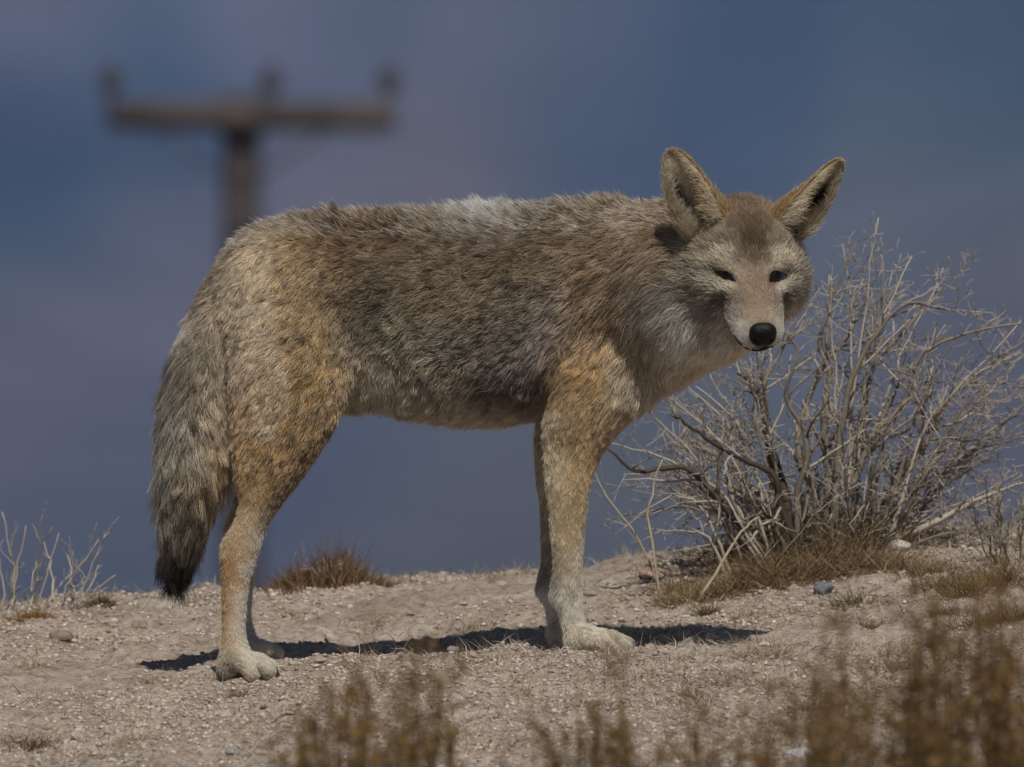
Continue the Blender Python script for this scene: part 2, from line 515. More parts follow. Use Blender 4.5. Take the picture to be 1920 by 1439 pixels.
def surface_nets(F):
    ins = F < 0
    cnt = np.zeros(np.array(F.shape) - 1, np.int8)
    for a in (0, 1):
        for b_ in (0, 1):
            for c in (0, 1):
                cnt += ins[a:F.shape[0]-1+a, b_:F.shape[1]-1+b_, c:F.shape[2]-1+c]
    act = np.argwhere((cnt > 0) & (cnt < 8))
    vid = np.full(cnt.shape, -1, np.int64)
    vid[tuple(act.T)] = np.arange(len(act))
    acc = np.zeros((len(act), 3)); num = np.zeros(len(act))
    corners = [np.array([a, b_, c]) for a in (0, 1) for b_ in (0, 1) for c in (0, 1)]
    for ca in corners:
        for ax_ in range(3):
            if ca[ax_]:
                continue
            cb = ca.copy(); cb[ax_] = 1
            fa = F[tuple((act + ca).T)]; fb = F[tuple((act + cb).T)]
            x = (fa < 0) != (fb < 0)
            t = np.where(x, fa / np.where(fa == fb, 1, fa - fb), 0)
            pnt = ca + t[:, None] * (cb - ca)
            acc += pnt * x[:, None]; num += x
    V = act + acc / num[:, None]
    quads = []
    for ax_ in range(3):
        sa = [slice(1, -1)] * 3; sb = [slice(1, -1)] * 3
        sa[ax_] = slice(0, -1); sb[ax_] = slice(1, None)
        A, B = ins[tuple(sa)], ins[tuple(sb)]
        e = np.argwhere(A != B)
        base = e + 1; base[:, ax_] = e[:, ax_]
        flip = A[tuple(e.T)]
        u, v = (ax_ + 1) % 3, (ax_ + 2) % 3
        q = []
        for du, dv in ((0, 0), (-1, 0), (-1, -1), (0, -1)):
            k = base.copy(); k[:, u] += du; k[:, v] += dv
            q.append(vid[tuple(k.T)])
        q = np.stack(q, 1)
        q[~flip] = q[~flip][:, ::-1]
        quads.append(q)
    return V, np.concatenate(quads)
BV, BQ = surface_nets(F)
BV = lo + BV * H
# relax the grid pattern
ed = np.concatenate([BQ[:, [0, 1]], BQ[:, [1, 2]], BQ[:, [2, 3]], BQ[:, [3, 0]]])
for it in range(4):
    acc = np.zeros_like(BV); num = np.zeros(len(BV))
    for a, b_ in ((0, 1), (1, 0)):
        for q in range(3):
            acc[:, q] += np.bincount(ed[:, a], BV[ed[:, b_], q], len(BV))
        num += np.bincount(ed[:, a], minlength=len(BV))
    BV += (0.5 if it % 2 == 0 else -0.3) * (acc / num[:, None] - BV)
print('body', len(BV), 'verts', round(time.time() - t1, 1), 's')
BODY_N = len(BV)

# ears: cupped sheets with thickness, joined to the body mesh
EARS = []
def ear(base, tip, front, w, roll):
    """base, tip in world; front = direction the opening faces"""
    base, tip, front = (np.array(q, float) for q in (base, tip, front))
    a = tip - base; L = np.linalg.norm(a); a /= L
    o = front - a * (front @ a); o /= np.linalg.norm(o)
    s_ = np.cross(a, o)
    c, s = math.cos(roll), math.sin(roll)
    o, s_ = c * o + s * s_, c * s_ - s * o
    NU, NV = 26, 25
    u = np.linspace(-0.12, 1, NU)[:, None]; v = np.linspace(-1, 1, NV)[None]
    uu = np.clip(u, 0, 1)
    hw = w * (0.80 + 0.45 * uu - 0.25 * uu ** 2) * np.sqrt(np.clip(1 - uu ** 2.0, 0, 1)) ** 1.1 * (1 - 0.22 * uu) + 0.0025
    span = math.radians(112) * (1 - 0.40 * uu)
    th = v * span
    def sheet(off):
        r = hw
        X_ = (r + off) * np.sin(th) / np.maximum(np.sin(np.minimum(span, math.pi / 2)), .3)
        D_ = -(r + off) * (np.cos(th) - 0.25) * (0.66 - 0.26 * uu)
        bend = 0.006 * np.sin(uu * math.pi) 
        return base + (u * L)[..., None] * a + X_[..., None] * s_ + (D_ + bend)[..., None] * o
    outer, inner = sheet(0.0022), sheet(-0.0022)
    n0 = NU * NV
    V = np.concatenate([outer.reshape(-1, 3), inner.reshape(-1, 3)])
    g = np.arange(n0).reshape(NU, NV)
    q = np.stack([g[:-1, :-1], g[:-1, 1:], g[1:, 1:], g[1:, :-1]], -1).reshape(-1, 4)
    qi = q[:, ::-1] + n0
    rim = []
    for line in (g[:, 0][::-1], g[-1, ::-1] * 1, g[:, -1]):
        rim.append(np.stack([line[:-1], line[1:], line[1:] + n0, line[:-1] + n0], 1))
    Fq = np.concatenate([q, qi] + rim)
    # outward winding for the outer sheet
    nrm = np.cross(V[q[300, 1]] - V[q[300, 0]], V[q[300, 3]] - V[q[300, 0]])
    if nrm @ o > 0:
        Fq = Fq[:, ::-1]
    isin = np.concatenate([np.zeros(n0), np.ones(n0)])
    U = np.tile(np.broadcast_to(u, (NU, NV)).ravel(), 2); Vv = np.tile(np.broadcast_to(v, (NU, NV)).ravel(), 2)
    EARS.append(dict(V=V, F=Fq, a=a, o=o, s=s_, isin=isin, u=U, v=Vv, base=base, L=L))
# picture-left and picture-right ears
ear(HL(-.052, -.070, .040), np.array(P(1256, 282, -.235)), HR @ np.array([-.40, 1.0, .1]), .037, 0)
ear(HL(.055, -.070, .040), np.array(P(1577, 301, -.205)), HR @ np.array([.60, 1.0, .1]), .036, 0)

ALLV = [BV]; ALLQ = [BQ]; off = len(BV)
for e in EARS:
    ALLV.append(e['V']); ALLQ.append(e['F'] + off); e['off'] = off; off += len(e['V'])
V = np.concatenate(ALLV); Q = np.concatenate(ALLQ)
# ---------------------------------------------------------------- coyote: coat
coyote = empty('coyote', P(780, 1250, 0))
tag(coyote, 'tawny grey coyote standing on the crest, head turned towards the viewer', 'coyote')

# vertex normals
def vnormals(V, Q):
    fn = np.cross(V[Q[:, 2]] - V[Q[:, 0]], V[Q[:, 3]] - V[Q[:, 1]])
    N = np.zeros_like(V)
    for c in range(4):
        for q in range(3):
            N[:, q] += np.bincount(Q[:, c], fn[:, q], len(V))
    return N / (np.linalg.norm(N, axis=1)[:, None] + 1e-12)
N = vnormals(V, Q)

# soft group weights per vertex from the primitives
GR = ['trunk', 'neck', 'hind', 'front', 'tail', 'head']
dist = np.full((len(V), 6), 0.3)
pv = [V[:, 0], V[:, 1], V[:, 2]]
for g, pr, k in PR:
    gi = GR.index(g)
    dist[:, gi] = np.minimum(dist[:, gi], pr(pv))
dist -= dist.min(1)[:, None]
W = np.exp(-dist / 0.012); W /= W.sum(1)[:, None]

def rbf(pts, q, sig):
    """pts rows (x, y, values...), q (n,2) -> gaussian weighted mean"""
    pts = np.asarray(pts, float)
    out = np.zeros((len(q), pts.shape[1] - 2))
    for s0 in range(0, len(q), 60000):
        d2 = ((q[s0:s0 + 60000, None, :] - pts[None, :, :2]) ** 2).sum(2)
        d2 -= d2.min(1)[:, None]
        w = np.exp(-d2 / (2 * sig * sig))
        out[s0:s0 + 60000] = (w @ pts[:, 2:]) / w.sum(1)[:, None]
    return out

# coat colours by place on the flank (photo pixels), given as seen in the photograph
C_TRUNK = [(450,455,135,115,84),(560,415,122,102,76),(640,420,112,88,62),(720,425,110,84,56),(820,405,128,108,80),(875,384,220,216,207),(912,380,220,216,207),(948,384,200,195,182),(830,412,122,102,76),(880,420,118,100,76),(940,415,112,96,76),(985,405,112,94,72),
 (1000,400,118,102,82),(1060,400,112,92,68),(1050,440,98,72,46),(1150,420,128,104,72),(1220,420,124,98,66),(380,520,116,96,72),(430,560,160,140,108),(480,600,176,156,124),(520,540,150,127,90),
 (600,500,126,104,74),(600,560,128,106,74),(700,500,106,86,62),(700,560,92,78,58),(800,500,112,92,66),(800,560,112,94,68),(900,470,110,90,66),(900,560,116,97,72),(980,480,108,90,66),
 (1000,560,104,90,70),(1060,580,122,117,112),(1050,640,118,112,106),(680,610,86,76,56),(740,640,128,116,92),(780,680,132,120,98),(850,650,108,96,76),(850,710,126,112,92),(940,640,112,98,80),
 (950,690,124,113,100),(1020,690,118,108,98),(660,660,140,126,100),(690,730,168,156,134),(760,755,172,160,138),(860,772,158,144,122),(820,740,136,122,100),(920,785,172,156,132),(930,735,82,68,52),(985,740,92,76,58),(980,790,168,148,116),  # dark rows above the belly edge put the flank's shade into the coat
 (800,800,172,152,122),(880,805,172,152,122),(700,780,172,154,126),(1110,480,130,106,76),(1130,540,136,112,80),(1160,600,166,136,92),(1120,650,168,136,88),(1080,700,168,134,86),(1190,650,156,136,106),
 (1200,720,166,150,124),(1230,480,122,98,68)]
C_NECK = [(1120,420,126,102,70),(1200,430,126,100,68),(1200,500,126,104,76),(1230,470,118,92,62),(1150,560,140,114,80),(1220,560,120,106,88),(1250,600,118,108,94),(1200,640,152,132,102),
 (1240,680,150,138,118),(1280,690,186,164,132),(1330,690,190,168,136),(1380,670,194,172,142),(1270,640,140,130,116),(1330,600,130,120,105),(1275,590,176,171,160),(1300,625,212,208,199),(1285,610,198,193,183),(1255,625,140,130,114),(1290,560,128,118,104)]
C_HIND = [(480,600,178,158,126),(470,650,178,158,128),(560,600,156,130,90),(600,640,160,132,88),(640,640,140,118,84),(600,720,168,136,88),(500,720,172,150,118),(500,780,174,152,120),(560,800,168,136,88),
 (640,740,160,134,94),(620,790,160,134,94),(450,800,178,150,110),(460,850,176,144,98),(520,860,164,132,86),(580,860,150,122,82),(480,920,166,134,88),(530,940,128,106,74),(550,915,124,102,72),
 (460,985,186,160,124),(500,985,170,152,122),(425,1020,182,156,118),(455,1040,178,146,104),(470,1020,186,160,124),(488,1015,212,206,194),(425,1070,172,132,84),(448,1080,176,140,94),(470,1070,216,211,200),
 (425,1130,176,138,90),(443,1130,184,152,108),(460,1130,218,213,203),(425,1190,190,162,124),(442,1190,196,174,140),(460,1190,216,209,196),(430,1240,186,172,146),(470,1240,204,192,168),(505,1260,206,194,170),(450,1275,186,160,134),(432,1240,150,134,112),(497,1270,104,92,80),(466,1270,192,164,138),(480,1250,204,196,180)]
C_FRONT = [(1160,600,166,136,92),(1110,650,170,138,90),(1090,700,168,134,86),(1190,660,158,138,108),(1190,720,164,148,122),(1050,750,140,114,76),(1100,760,166,136,90),(1150,770,168,146,110),
 (1035,790,170,152,122),(1060,810,150,124,84),(1110,820,162,134,90),(1040,860,186,168,132),(1090,850,176,148,102),(1035,920,184,166,132),(1070,920,176,150,108),(1098,920,158,136,100),(1040,990,172,154,122),
 (1070,990,178,154,116),(1095,1000,160,142,112),(1035,1050,140,126,104),(1065,1050,170,152,124),(1090,1050,184,170,146),(1040,1095,130,120,106),(1070,1095,180,168,146),(1035,1118,204,200,190),(1070,1140,202,194,178),
 (1060,1180,196,182,158),(1100,1180,204,192,170),(1150,1212,204,192,168),(1120,1218,176,160,138),(1168,1222,150,136,118)]
C_TAIL = [(400,520,112,92,68),(360,560,112,92,70),(400,600,120,102,80),(340,600,150,138,122),(322,615,196,192,184),(310,650,50,46,44),(300,690,74,68,62),(350,660,114,100,80),(400,680,134,118,94),(340,740,112,101,84),
 (400,760,140,122,96),(310,780,116,108,94),(350,830,132,121,100),(400,850,146,122,86),(310,870,122,113,96),(350,900,126,113,90),(390,930,132,110,78),(310,960,112,102,84),(345,980,104,90,68),(335,1020,70,60,46),(330,1050,24,22,21),(325,1100,16,15,15)]
# head: (|x|, height up the face in metres)
C_HEAD = [(0,.105,128,104,74),(0,.085,118,95,66),(0,.060,92,70,46),(0,.040,96,76,52),(.018,.06,104,82,56),(.03,.075,126,104,74),(.045,.06,140,122,94),(.03,.04,128,110,84),(0,.02,118,100,76),(.014,.012,140,122,96),
 (.034,.024,178,162,132),(.048,.016,160,144,116),(.022,.004,160,140,110),(.035,-.014,190,176,148),(.050,-.010,170,156,130),(.018,-.012,150,122,90),(0,-.010,142,118,90),(0,-.030,146,124,100),(.014,-.034,150,126,98),(.024,-.030,138,120,98),
 (0,-.050,156,136,112),(.016,-.052,164,142,114),(.028,-.048,150,138,120),(.030,-.066,180,172,156),(0,-.066,158,136,110),(.010,-.068,164,146,122),(.018,-.070,176,162,142),(.024,-.080,192,184,170),(.014,-.096,196,188,172),(0,-.105,186,176,160),(.042,-.034,96,86,72),(.048,-.050,104,94,80),(.058,-.024,124,112,94),(.060,0,136,122,98),
 (.060,.03,148,130,102),(.065,-.045,146,136,120),(.07,-.075,198,194,184),(.06,-.09,188,178,160),(.085,-.02,122,112,98),(.09,.02,128,114,92),(.095,-.06,142,134,122),(.05,-.08,150,134,112)]
GAIN = 1.34
def col_at(tab, q, sig, con=1.08, sat=.16):
    t = np.array(tab, float)
    c = lin(t[:, 2:])
    c = c + (c.mean(1, keepdims=True) - c) * sat
    m_ = c.mean(0); c = m_ * (c / m_) ** con
    return rbf(np.concatenate([t[:, :2], c], 1), q, sig) * GAIN

# flow of the coat: direction in the picture plane (right, down), lift off the skin, length in mm
# rows: x, y, dx, dy, lift, length
FL_TRUNK = [(420,480,-.7,.7,.30,24),(500,430,-.9,.25,.36,26),(650,415,-1,.1,.42,28),(800,410,-1,0,.45,30),(900,400,-.9,-.2,.62,30),(1000,400,-1,-.1,.42,25),(1100,395,-1,0,.36,24),(1200,400,-.95,.1,.36,24),
 (450,560,-.5,.7,.3,20),(520,560,-.8,.5,.3,20),(650,520,-.95,.25,.3,22),(800,520,-.95,.3,.3,22),(950,520,-.95,.35,.3,24),(1100,500,-.9,.45,.3,26),(700,620,-.7,.6,.35,22),(850,620,-.9,.4,.3,24),(1000,620,-.85,.5,.3,24),
 (670,690,.25,.95,.3,24),(720,740,-.1,1,.35,26),(800,750,-.55,.8,.35,28),(900,750,-.75,.6,.35,28),(990,740,-.6,.7,.3,24),(800,800,-.35,.9,.4,24),(920,800,-.4,.9,.4,22),(1150,600,-.45,.85,.28,20),(1120,680,-.6,.8,.28,18),(1200,680,-.1,1,.3,26),(1215,730,.1,1,.35,26)]
FL_NECK = [(1150,410,-.9,.2,.36,24),(1230,430,-.75,.6,.36,26),(1200,520,-.7,.7,.35,30),(1240,600,-.35,.95,.35,32),(1220,690,-.05,1,.35,28),(1290,690,-.6,.6,.3,14),(1370,670,-.8,.4,.25,10),(1300,600,-.4,.9,.35,28)]
FL_HIND = [(480,620,-.35,.9,.28,18),(560,620,-.6,.8,.28,18),(640,640,-.3,.95,.28,18),(480,750,-.45,.9,.28,18),(600,740,-.6,.8,.25,15),(470,850,-.55,.85,.25,15),(560,860,-.55,.85,.22,12),(500,940,-.3,.95,.22,10),(460,990,-.1,1,.2,8),(450,1080,0,1,.2,7),(450,1180,0,1,.22,7),(460,1235,.3,.95,.3,9),(500,1260,.8,.5,.25,5),(470,1270,.6,.6,.25,5)]
FL_FRONT = [(1150,600,-.45,.85,.28,20),(1100,700,-.6,.8,.28,18),(1200,690,-.1,1,.3,26),(1060,770,-.45,.9,.25,14),(1140,780,-.3,.95,.25,14),(1050,860,-.1,1,.22,11),(1100,880,-.15,1,.22,9),(1060,1000,-.05,1,.2,8),(1060,1090,-.05,1,.2,8),(1040,1118,-.25,1,.35,10),(1075,1170,.15,1,.25,9),(1110,1200,.7,.7,.28,8),(1160,1212,.9,.3,.25,5)]
FL_TAIL = [(400,520,-.6,.8,.28,24),(350,580,-.5,.9,.3,28),(320,640,-.35,1,.35,32),(400,650,-.1,1,.35,30),(330,750,-.15,1,.35,36),(390,760,.1,1,.35,36),(320,870,-.12,1,.35,40),(390,870,.08,1,.33,40),(320,960,-.08,1,.33,42),(370,960,.06,1,.3,40),(325,1030,-.05,1,.28,42),(345,1030,.05,1,.28,42),(330,1060,0,1,.3,40)]

tri = np.concatenate([Q[:, [0, 1, 2]], Q[:, [0, 2, 3]]])
ar = 0.5 * np.linalg.norm(np.cross(V[tri[:, 1]] - V[tri[:, 0]], V[tri[:, 2]] - V[tri[:, 0]]), axis=1)
cen = V[tri].mean(1)
fn = N[tri].mean(1)
isear = np.zeros(len(V)); isear[BODY_N:] = 1
# density: the side turned away from the camera carries less, the short face coat more
dens = np.where(fn[:, 1] > 0.35, 0.30, 1.0)
wv = W[tri].mean(1)
dens *= 1 + 1.3 * wv[:, 5] * (dens == 1) + 0.4 * (wv[:, 2] + wv[:, 3])
dens = np.where(isear[tri[:, 0]] > 0, 2.2, dens)
NH = 560000
prob = ar * dens; prob /= prob.sum()
ti = RNG.choice(len(tri), NH, p=prob)
r1, r2 = np.sqrt(RNG.random(NH)), RNG.random(NH)
bc = np.stack([1 - r1, r1 * (1 - r2), r1 * r2], 1)
def interp(A):
    return (A[tri[ti]] * (bc[..., None] if A.ndim > 1 else bc)).sum(1)
R0 = interp(V); RN = interp(N); RN /= np.linalg.norm(RN, axis=1)[:, None]
RW = interp(W); EARM = interp(isear) > 0.5
PQ = np.stack([R0[:, 0] / S + 960, (ZC - R0[:, 2]) / S + 719.5], 1)

PT = np.stack([R0[:, 0] / (S * (D + R0[:, 1]) / D) + 960, 719.5 - (R0[:, 2] - ZC) / (S * (D + R0[:, 1]) / D)], 1)
# far legs share the near legs' colours
col = np.zeros((NH, 3)); flow = np.zeros((NH, 4))
SIG = {'trunk': 26, 'neck': 26, 'hind': 13, 'front': 13, 'tail': 22}
# soft wobble of the lookup so that the zones have ragged borders
wob = np.stack([fbm(PQ[:, 0] / 34, PQ[:, 1] / 34, 3, 61), fbm(PQ[:, 0] / 34, PQ[:, 1] / 34, 3, 62)], 1) * 16
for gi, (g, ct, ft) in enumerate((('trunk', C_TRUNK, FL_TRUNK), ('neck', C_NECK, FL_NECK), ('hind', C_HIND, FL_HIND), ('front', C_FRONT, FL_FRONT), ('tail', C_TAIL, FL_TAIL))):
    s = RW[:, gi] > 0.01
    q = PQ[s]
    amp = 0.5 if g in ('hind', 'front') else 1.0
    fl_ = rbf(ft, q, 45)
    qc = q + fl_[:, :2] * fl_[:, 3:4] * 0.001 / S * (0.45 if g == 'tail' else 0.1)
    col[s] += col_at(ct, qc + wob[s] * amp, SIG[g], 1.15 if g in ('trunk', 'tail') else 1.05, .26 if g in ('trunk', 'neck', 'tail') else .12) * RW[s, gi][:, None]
    flow[s] += fl_ * RW[s, gi][:, None]
LH = (R0 - HO) @ HR                      # head-local
s = RW[:, 5] > 0.01
hq = np.stack([np.abs(LH[:, 0]), LH[:, 2] * math.cos(pit) - LH[:, 1] * math.sin(pit)], 1)
hw = hq + 0.003 * np.stack([fbm(LH[:, 0] * 180, hq[:, 1] * 180, 2, 64), fbm(LH[:, 0] * 180, hq[:, 1] * 180, 2, 65)], 1)
hc_ = col_at(C_HEAD, hw[s], 0.0042, 1.05, .30); hm = hc_.mean(0)
col[s] += hm * (hc_ / hm) ** 1.2 * RW[s, 5][:, None]
# direction as 3-D vectors
DIR = flow[:, 0:1] * np.array([1, 0, 0.]) + flow[:, 1:2] * np.array([0, 0, -1.])
LIFT = flow[:, 2].copy(); LEN = flow[:, 3].copy() * 0.001
TOP = sm(.55, .95, RN[:, 2]) * (RW[:, 0] + RW[:, 1]) * ~EARM
LIFT += 0.55 * TOP
LEN *= 1 - 0.22 * (RW[:, 0] + RW[:, 2]) * (1 - TOP)
LEN *= 1 + 0.12 * RW[:, 4]
# head: hair runs back from the nose
nose_l = np.array([0, .100, -.036])
hd = (LH - nose_l); hd[:, 1] -= 0.02
hd /= np.linalg.norm(hd, axis=1)[:, None]
# cheeks droop
ch = sm(.03, .07, np.abs(LH[:, 0])) * sm(.02, -.03, LH[:, 2])
hd[:, 2] -= 0.5 * ch
hdw = hd @ HR.T
back = sm(.09, -.05, LH[:, 1])
hlen = 0.0035 + 0.011 * back + 0.027 * ch * sm(.02, -.04, LH[:, 1]) + 0.008 * sm(-.04, -.09, LH[:, 1])
EYES = [np.array([(1338, 509), (1349, 507.5), (1362, 508.5), (1372, 514.5), (1380, 528.5), (1368, 526), (1355, 522), (1345, 515.5)], float),
        np.array([(1443, 528), (1444, 514), (1450, 508), (1458, 508), (1468, 510.5), (1477, 516), (1470, 524), (1460, 528), (1450, 529.5)], float)]
def in_poly(p, poly, grow):
    c = poly.mean(0); q = c + (poly - c) * grow
    a, b_ = q, np.roll(q, -1, 0)
    ins = np.zeros(len(p), bool)
    for k in range(len(q)):
        cond = ((a[k, 1] > p[:, 1]) != (b_[k, 1] > p[:, 1])) & (p[:, 0] < (b_[k, 0] - a[k, 0]) * (p[:, 1] - a[k, 1]) / (b_[k, 1] - a[k, 1] + 1e-9) + a[k, 0])
        ins ^= cond
    return ins
for e in EYES:
    c_ = e.mean(0)
    r = np.hypot((PT[:, 0] - c_[0]) / 30, (PT[:, 1] - c_[1]) / 24)
    hlen *= 1 - 0.72 * np.exp(-r ** 2)
DIR += hdw * RW[:, 5:6]
LIFT += (0.26 + 0.14 * ch) * RW[:, 5]; LEN += hlen * RW[:, 5]
# ears
eid = np.zeros(NH, int) - 1
eu = np.zeros(NH); ev = np.zeros(NH); ein = np.zeros(NH)
full_u = np.zeros(len(V)); full_v = np.zeros(len(V)); full_in = np.zeros(len(V)); full_id = np.zeros(len(V))
for k, e in enumerate(EARS):
    sl = slice(e['off'], e['off'] + len(e['V']))
    full_u[sl], full_v[sl], full_in[sl], full_id[sl] = e['u'], e['v'], e['isin'], k
eu, ev, ein, ek = interp(full_u), interp(full_v), interp(full_in), interp(full_id)
for k, e in enumerate(EARS):
    s = EARM & (np.abs(ek - k) < 0.5)
    inn = ein[s] > 0.5
    side = -np.sign(ev[s])
    edge = np.abs(ev[s])
    d = np.where(inn[:, None], e['a'] * 0.55 + e['s'] * (side * 0.75 * edge)[:, None] + e['o'] * 0.35, e['a'] * 1.0 + 0 * e['s'])
    DIR[s] = d
    LIFT[s] = np.where(inn, 0.35, 0.22)
    tipf = sm(0.55, 1.0, eu[s])
    LEN[s] = np.where(inn, 0.013 * sm(0.15, 0.8, edge) * (1 - 0.6 * tipf) + 0.005, 0.006) * (1 - 0.35 * tipf)
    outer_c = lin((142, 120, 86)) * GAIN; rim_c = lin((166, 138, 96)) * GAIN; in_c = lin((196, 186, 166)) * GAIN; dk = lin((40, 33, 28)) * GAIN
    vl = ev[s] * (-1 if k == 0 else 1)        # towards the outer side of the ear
    dark = sm(.12, .34, vl) * sm(.97, .80, vl) * sm(.80, .6, eu[s]) * sm(-.05, .12, eu[s])  # shadow in the ear hollow, put into the inner hair colour
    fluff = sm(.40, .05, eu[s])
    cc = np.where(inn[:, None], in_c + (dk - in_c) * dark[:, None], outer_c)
    LEN[s] = np.where(inn, LEN[s] * (1 - 0.75 * dark) + 0.011 * fluff * (1 - dark), LEN[s] + 0.008 * fluff)
    grey = lin((150, 138, 118)) * GAIN
    cc = cc + (grey - cc) * (sm(.3, .8, vl) * ~inn * 0.8)[:, None]
    rim_c = np.where((vl > 0)[:, None], grey, rim_c)
    cc = cc + (rim_c - cc) * (sm(0.86, 0.98, edge) * 0.8)[:, None]
    cc = cc + (rim_c - cc) * (sm(0.82, 1.0, eu[s]) * 0.8)[:, None]
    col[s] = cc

# mottling
PC = PQ / 1.0
mot = fbm(PC[:, 0] / 16, PC[:, 1] / 11, 3, 71) * 0.6 + fbm(PC[:, 0] / 70, PC[:, 1] / 60, 3, 72) * 0.5
bodyw = RW[:, 0] + RW[:, 1] + 0.75 * RW[:, 2] * sm(960, 880, PQ[:, 1]) + 0.4 * RW[:, 3] + 0.7 * RW[:, 4]
bodyw = np.where(EARM, 0.15, np.clip(bodyw + 0.25, 0, 1))
col *= np.exp(0.5 * mot * bodyw)[:, None]
# ticking: dark flecks and pale locks drawn out along the lie of the coat
fd = flow[:, :2] / (np.linalg.norm(flow[:, :2], axis=1)[:, None] + 1e-6)
along = (PQ * fd).sum(1); across = PQ[:, 0] * -fd[:, 1] + PQ[:, 1] * fd[:, 0]
tk = sm(.12, .42, fbm(along / 17, across / 5.5, 2, 91)); pl = sm(.10, .45, fbm(along / 17, across / 6, 2, 93))
big = 0.35 + 0.65 * sm(-.25, .3, fbm(PQ[:, 0] / 85, PQ[:, 1] / 70, 2, 95))
tw_ = np.clip(RW[:, 0] * .85 + RW[:, 1] * .6 + RW[:, 2] * sm(985, 900, PQ[:, 1]) + RW[:, 3] * .7 * sm(1000, 850, PQ[:, 1]) + RW[:, 4] * .7, 0, 1) * (~EARM) * sm(800, 770, PQ[:, 1] * (RW[:, 0] > .5))
col *= (1 - 0.66 * tk * tw_ * big)[:, None] * (1 + 0.38 * pl * tw_ * (1 - tk))[:, None]
col *= np.minimum(1, 0.78 / np.maximum(col.max(1), 1e-4))[:, None]
# dark lips and mouth corner, dark eye surround
mouth = np.exp(-((LH[:, 2] - (-.0600 - 0.03 * (LH[:, 1] - .08))) / .0032) ** 2) * sm(.015, .03, LH[:, 1]) * RW[:, 5] * (~EARM)
col *= (1 - 0.85 * np.clip(mouth, 0, 1))[:, None]
FACE = (RW[:, 5] > .5) & (LH[:, 1] > -.05) & ~EARM
for e in EYES:
    col *= np.where(FACE & in_poly(PT, e, 1.30), 0.30, 1.0)[:, None]

# tangent direction with lift and disorder
tw = fbm(PQ[:, 0] / 40, PQ[:, 1] / 40, 2, 81) * 0.5
DIR += (np.array([0, 0, -1.]) * (DIR[:, 0:1]) + np.array([1, 0, 0.]) * (-DIR[:, 2:3]) * -1) * (tw * (1 - RW[:, 5]))[:, None] * (~EARM)[:, None]
DT = DIR - RN * (DIR * RN).sum(1)[:, None]
DT /= np.linalg.norm(DT, axis=1)[:, None] + 1e-9
DT += RNG.normal(0, 1, (NH, 3)) * (0.16 + 0.14 * (RW[:, 0] + RW[:, 1] + RW[:, 2]))[:, None] 
lift = np.clip(LIFT * (0.75 + 0.5 * RNG.random(NH)), 0.05, 1.5)
G = DT * np.cos(lift)[:, None] + RN * np.sin(lift)[:, None]
G /= np.linalg.norm(G, axis=1)[:, None]
# guard hairs
guard = RNG.random(NH) < 0.16 * np.where(EARM, 0.2, 1) * (1 - 0.7 * RW[:, 5])
LEN *= RNG.uniform(0.65, 1.1, NH) * np.where(guard, 1.25, 1.0)

NP = 5
tpar = np.linspace(0, 1, NP)
pts = np.zeros((NH, NP, 3), np.float32)
sag = DT * 0.35 - RN * 0.15
ph = RNG.random((NH, 1)) * 6.28
side = np.cross(G, RN)
for k, t in enumerate(tpar):
    pts[:, k] = R0 - RN * 0.0008 + (G * t + sag * t * t * 0.6 + side * (0.13 * np.sin(ph + 6 * t) * t)) * LEN[:, None]
# clumps: tips lean towards the tip of a nearby guide strand
NC = 22000
gsel = RNG.choice(NH, NC, replace=False)
kd = KDTree(NC)
for i, g in enumerate(gsel):
    kd.insert(R0[g].tolist(), i)
kd.balance()
own = np.fromiter((kd.find(p)[1] for p in R0.tolist()), dtype=np.int64, count=NH)
gtip = pts[gsel[own], -1]
ok = np.linalg.norm(R0[gsel[own]] - R0, axis=1) < 0.016
cs = (0.50 * RNG.random(NH) + 0.28 + 0.15 * RW[:, 4]) * ok * np.clip(LEN / 0.018, 0.2, 1) * np.where(EARM, 0.3, 1) * (1 - 0.55 * RW[:, 5])
for k, t in enumerate(tpar):
    gk = pts[gsel[own], k] if k < NP - 1 else gtip
    pts[:, k] += (gk - pts[:, k]) * (cs * t ** 1.3)[:, None]
    if k == NP - 1:
        break
clumpv = RNG.normal(0, 1, NC)[own] * 0.26 * np.clip(bodyw, 0.25, 1)
col *= np.exp(np.clip(clumpv, -.6, .4) + RNG.normal(0, 1, NH) * (0.14 + 0.14 * RW[:, 5]))[:, None]

# colour along each hair: dusky root, pale band, dark tip on the guard hairs of back, flank and tail
ag = np.clip(RW[:, 0] + RW[:, 1] + RW[:, 4] + 0.5 * RW[:, 2] * sm(900, 800, PQ[:, 1]) + 0.3 * RW[:, 3] * sm(850, 800, PQ[:, 1]), 0, 1) * (~EARM)
upper = sm(790, 700, PQ[:, 1]); ag = ag * np.maximum(upper, RW[:, 4])
pc = np.zeros((NH, NP, 4), np.float32); pc[..., 3] = 1
lum = col.mean(1, keepdims=True)
for k, t in enumerate(tpar):
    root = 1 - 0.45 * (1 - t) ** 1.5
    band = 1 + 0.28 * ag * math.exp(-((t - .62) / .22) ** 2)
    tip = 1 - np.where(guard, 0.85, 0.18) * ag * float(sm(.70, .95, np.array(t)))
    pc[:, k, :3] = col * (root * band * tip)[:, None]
pale = guard & (RNG.random(NH) < 0.35)
pc[pale, :, :3] = lum[pale][:, None] * np.array([1.75, 1.66, 1.5])
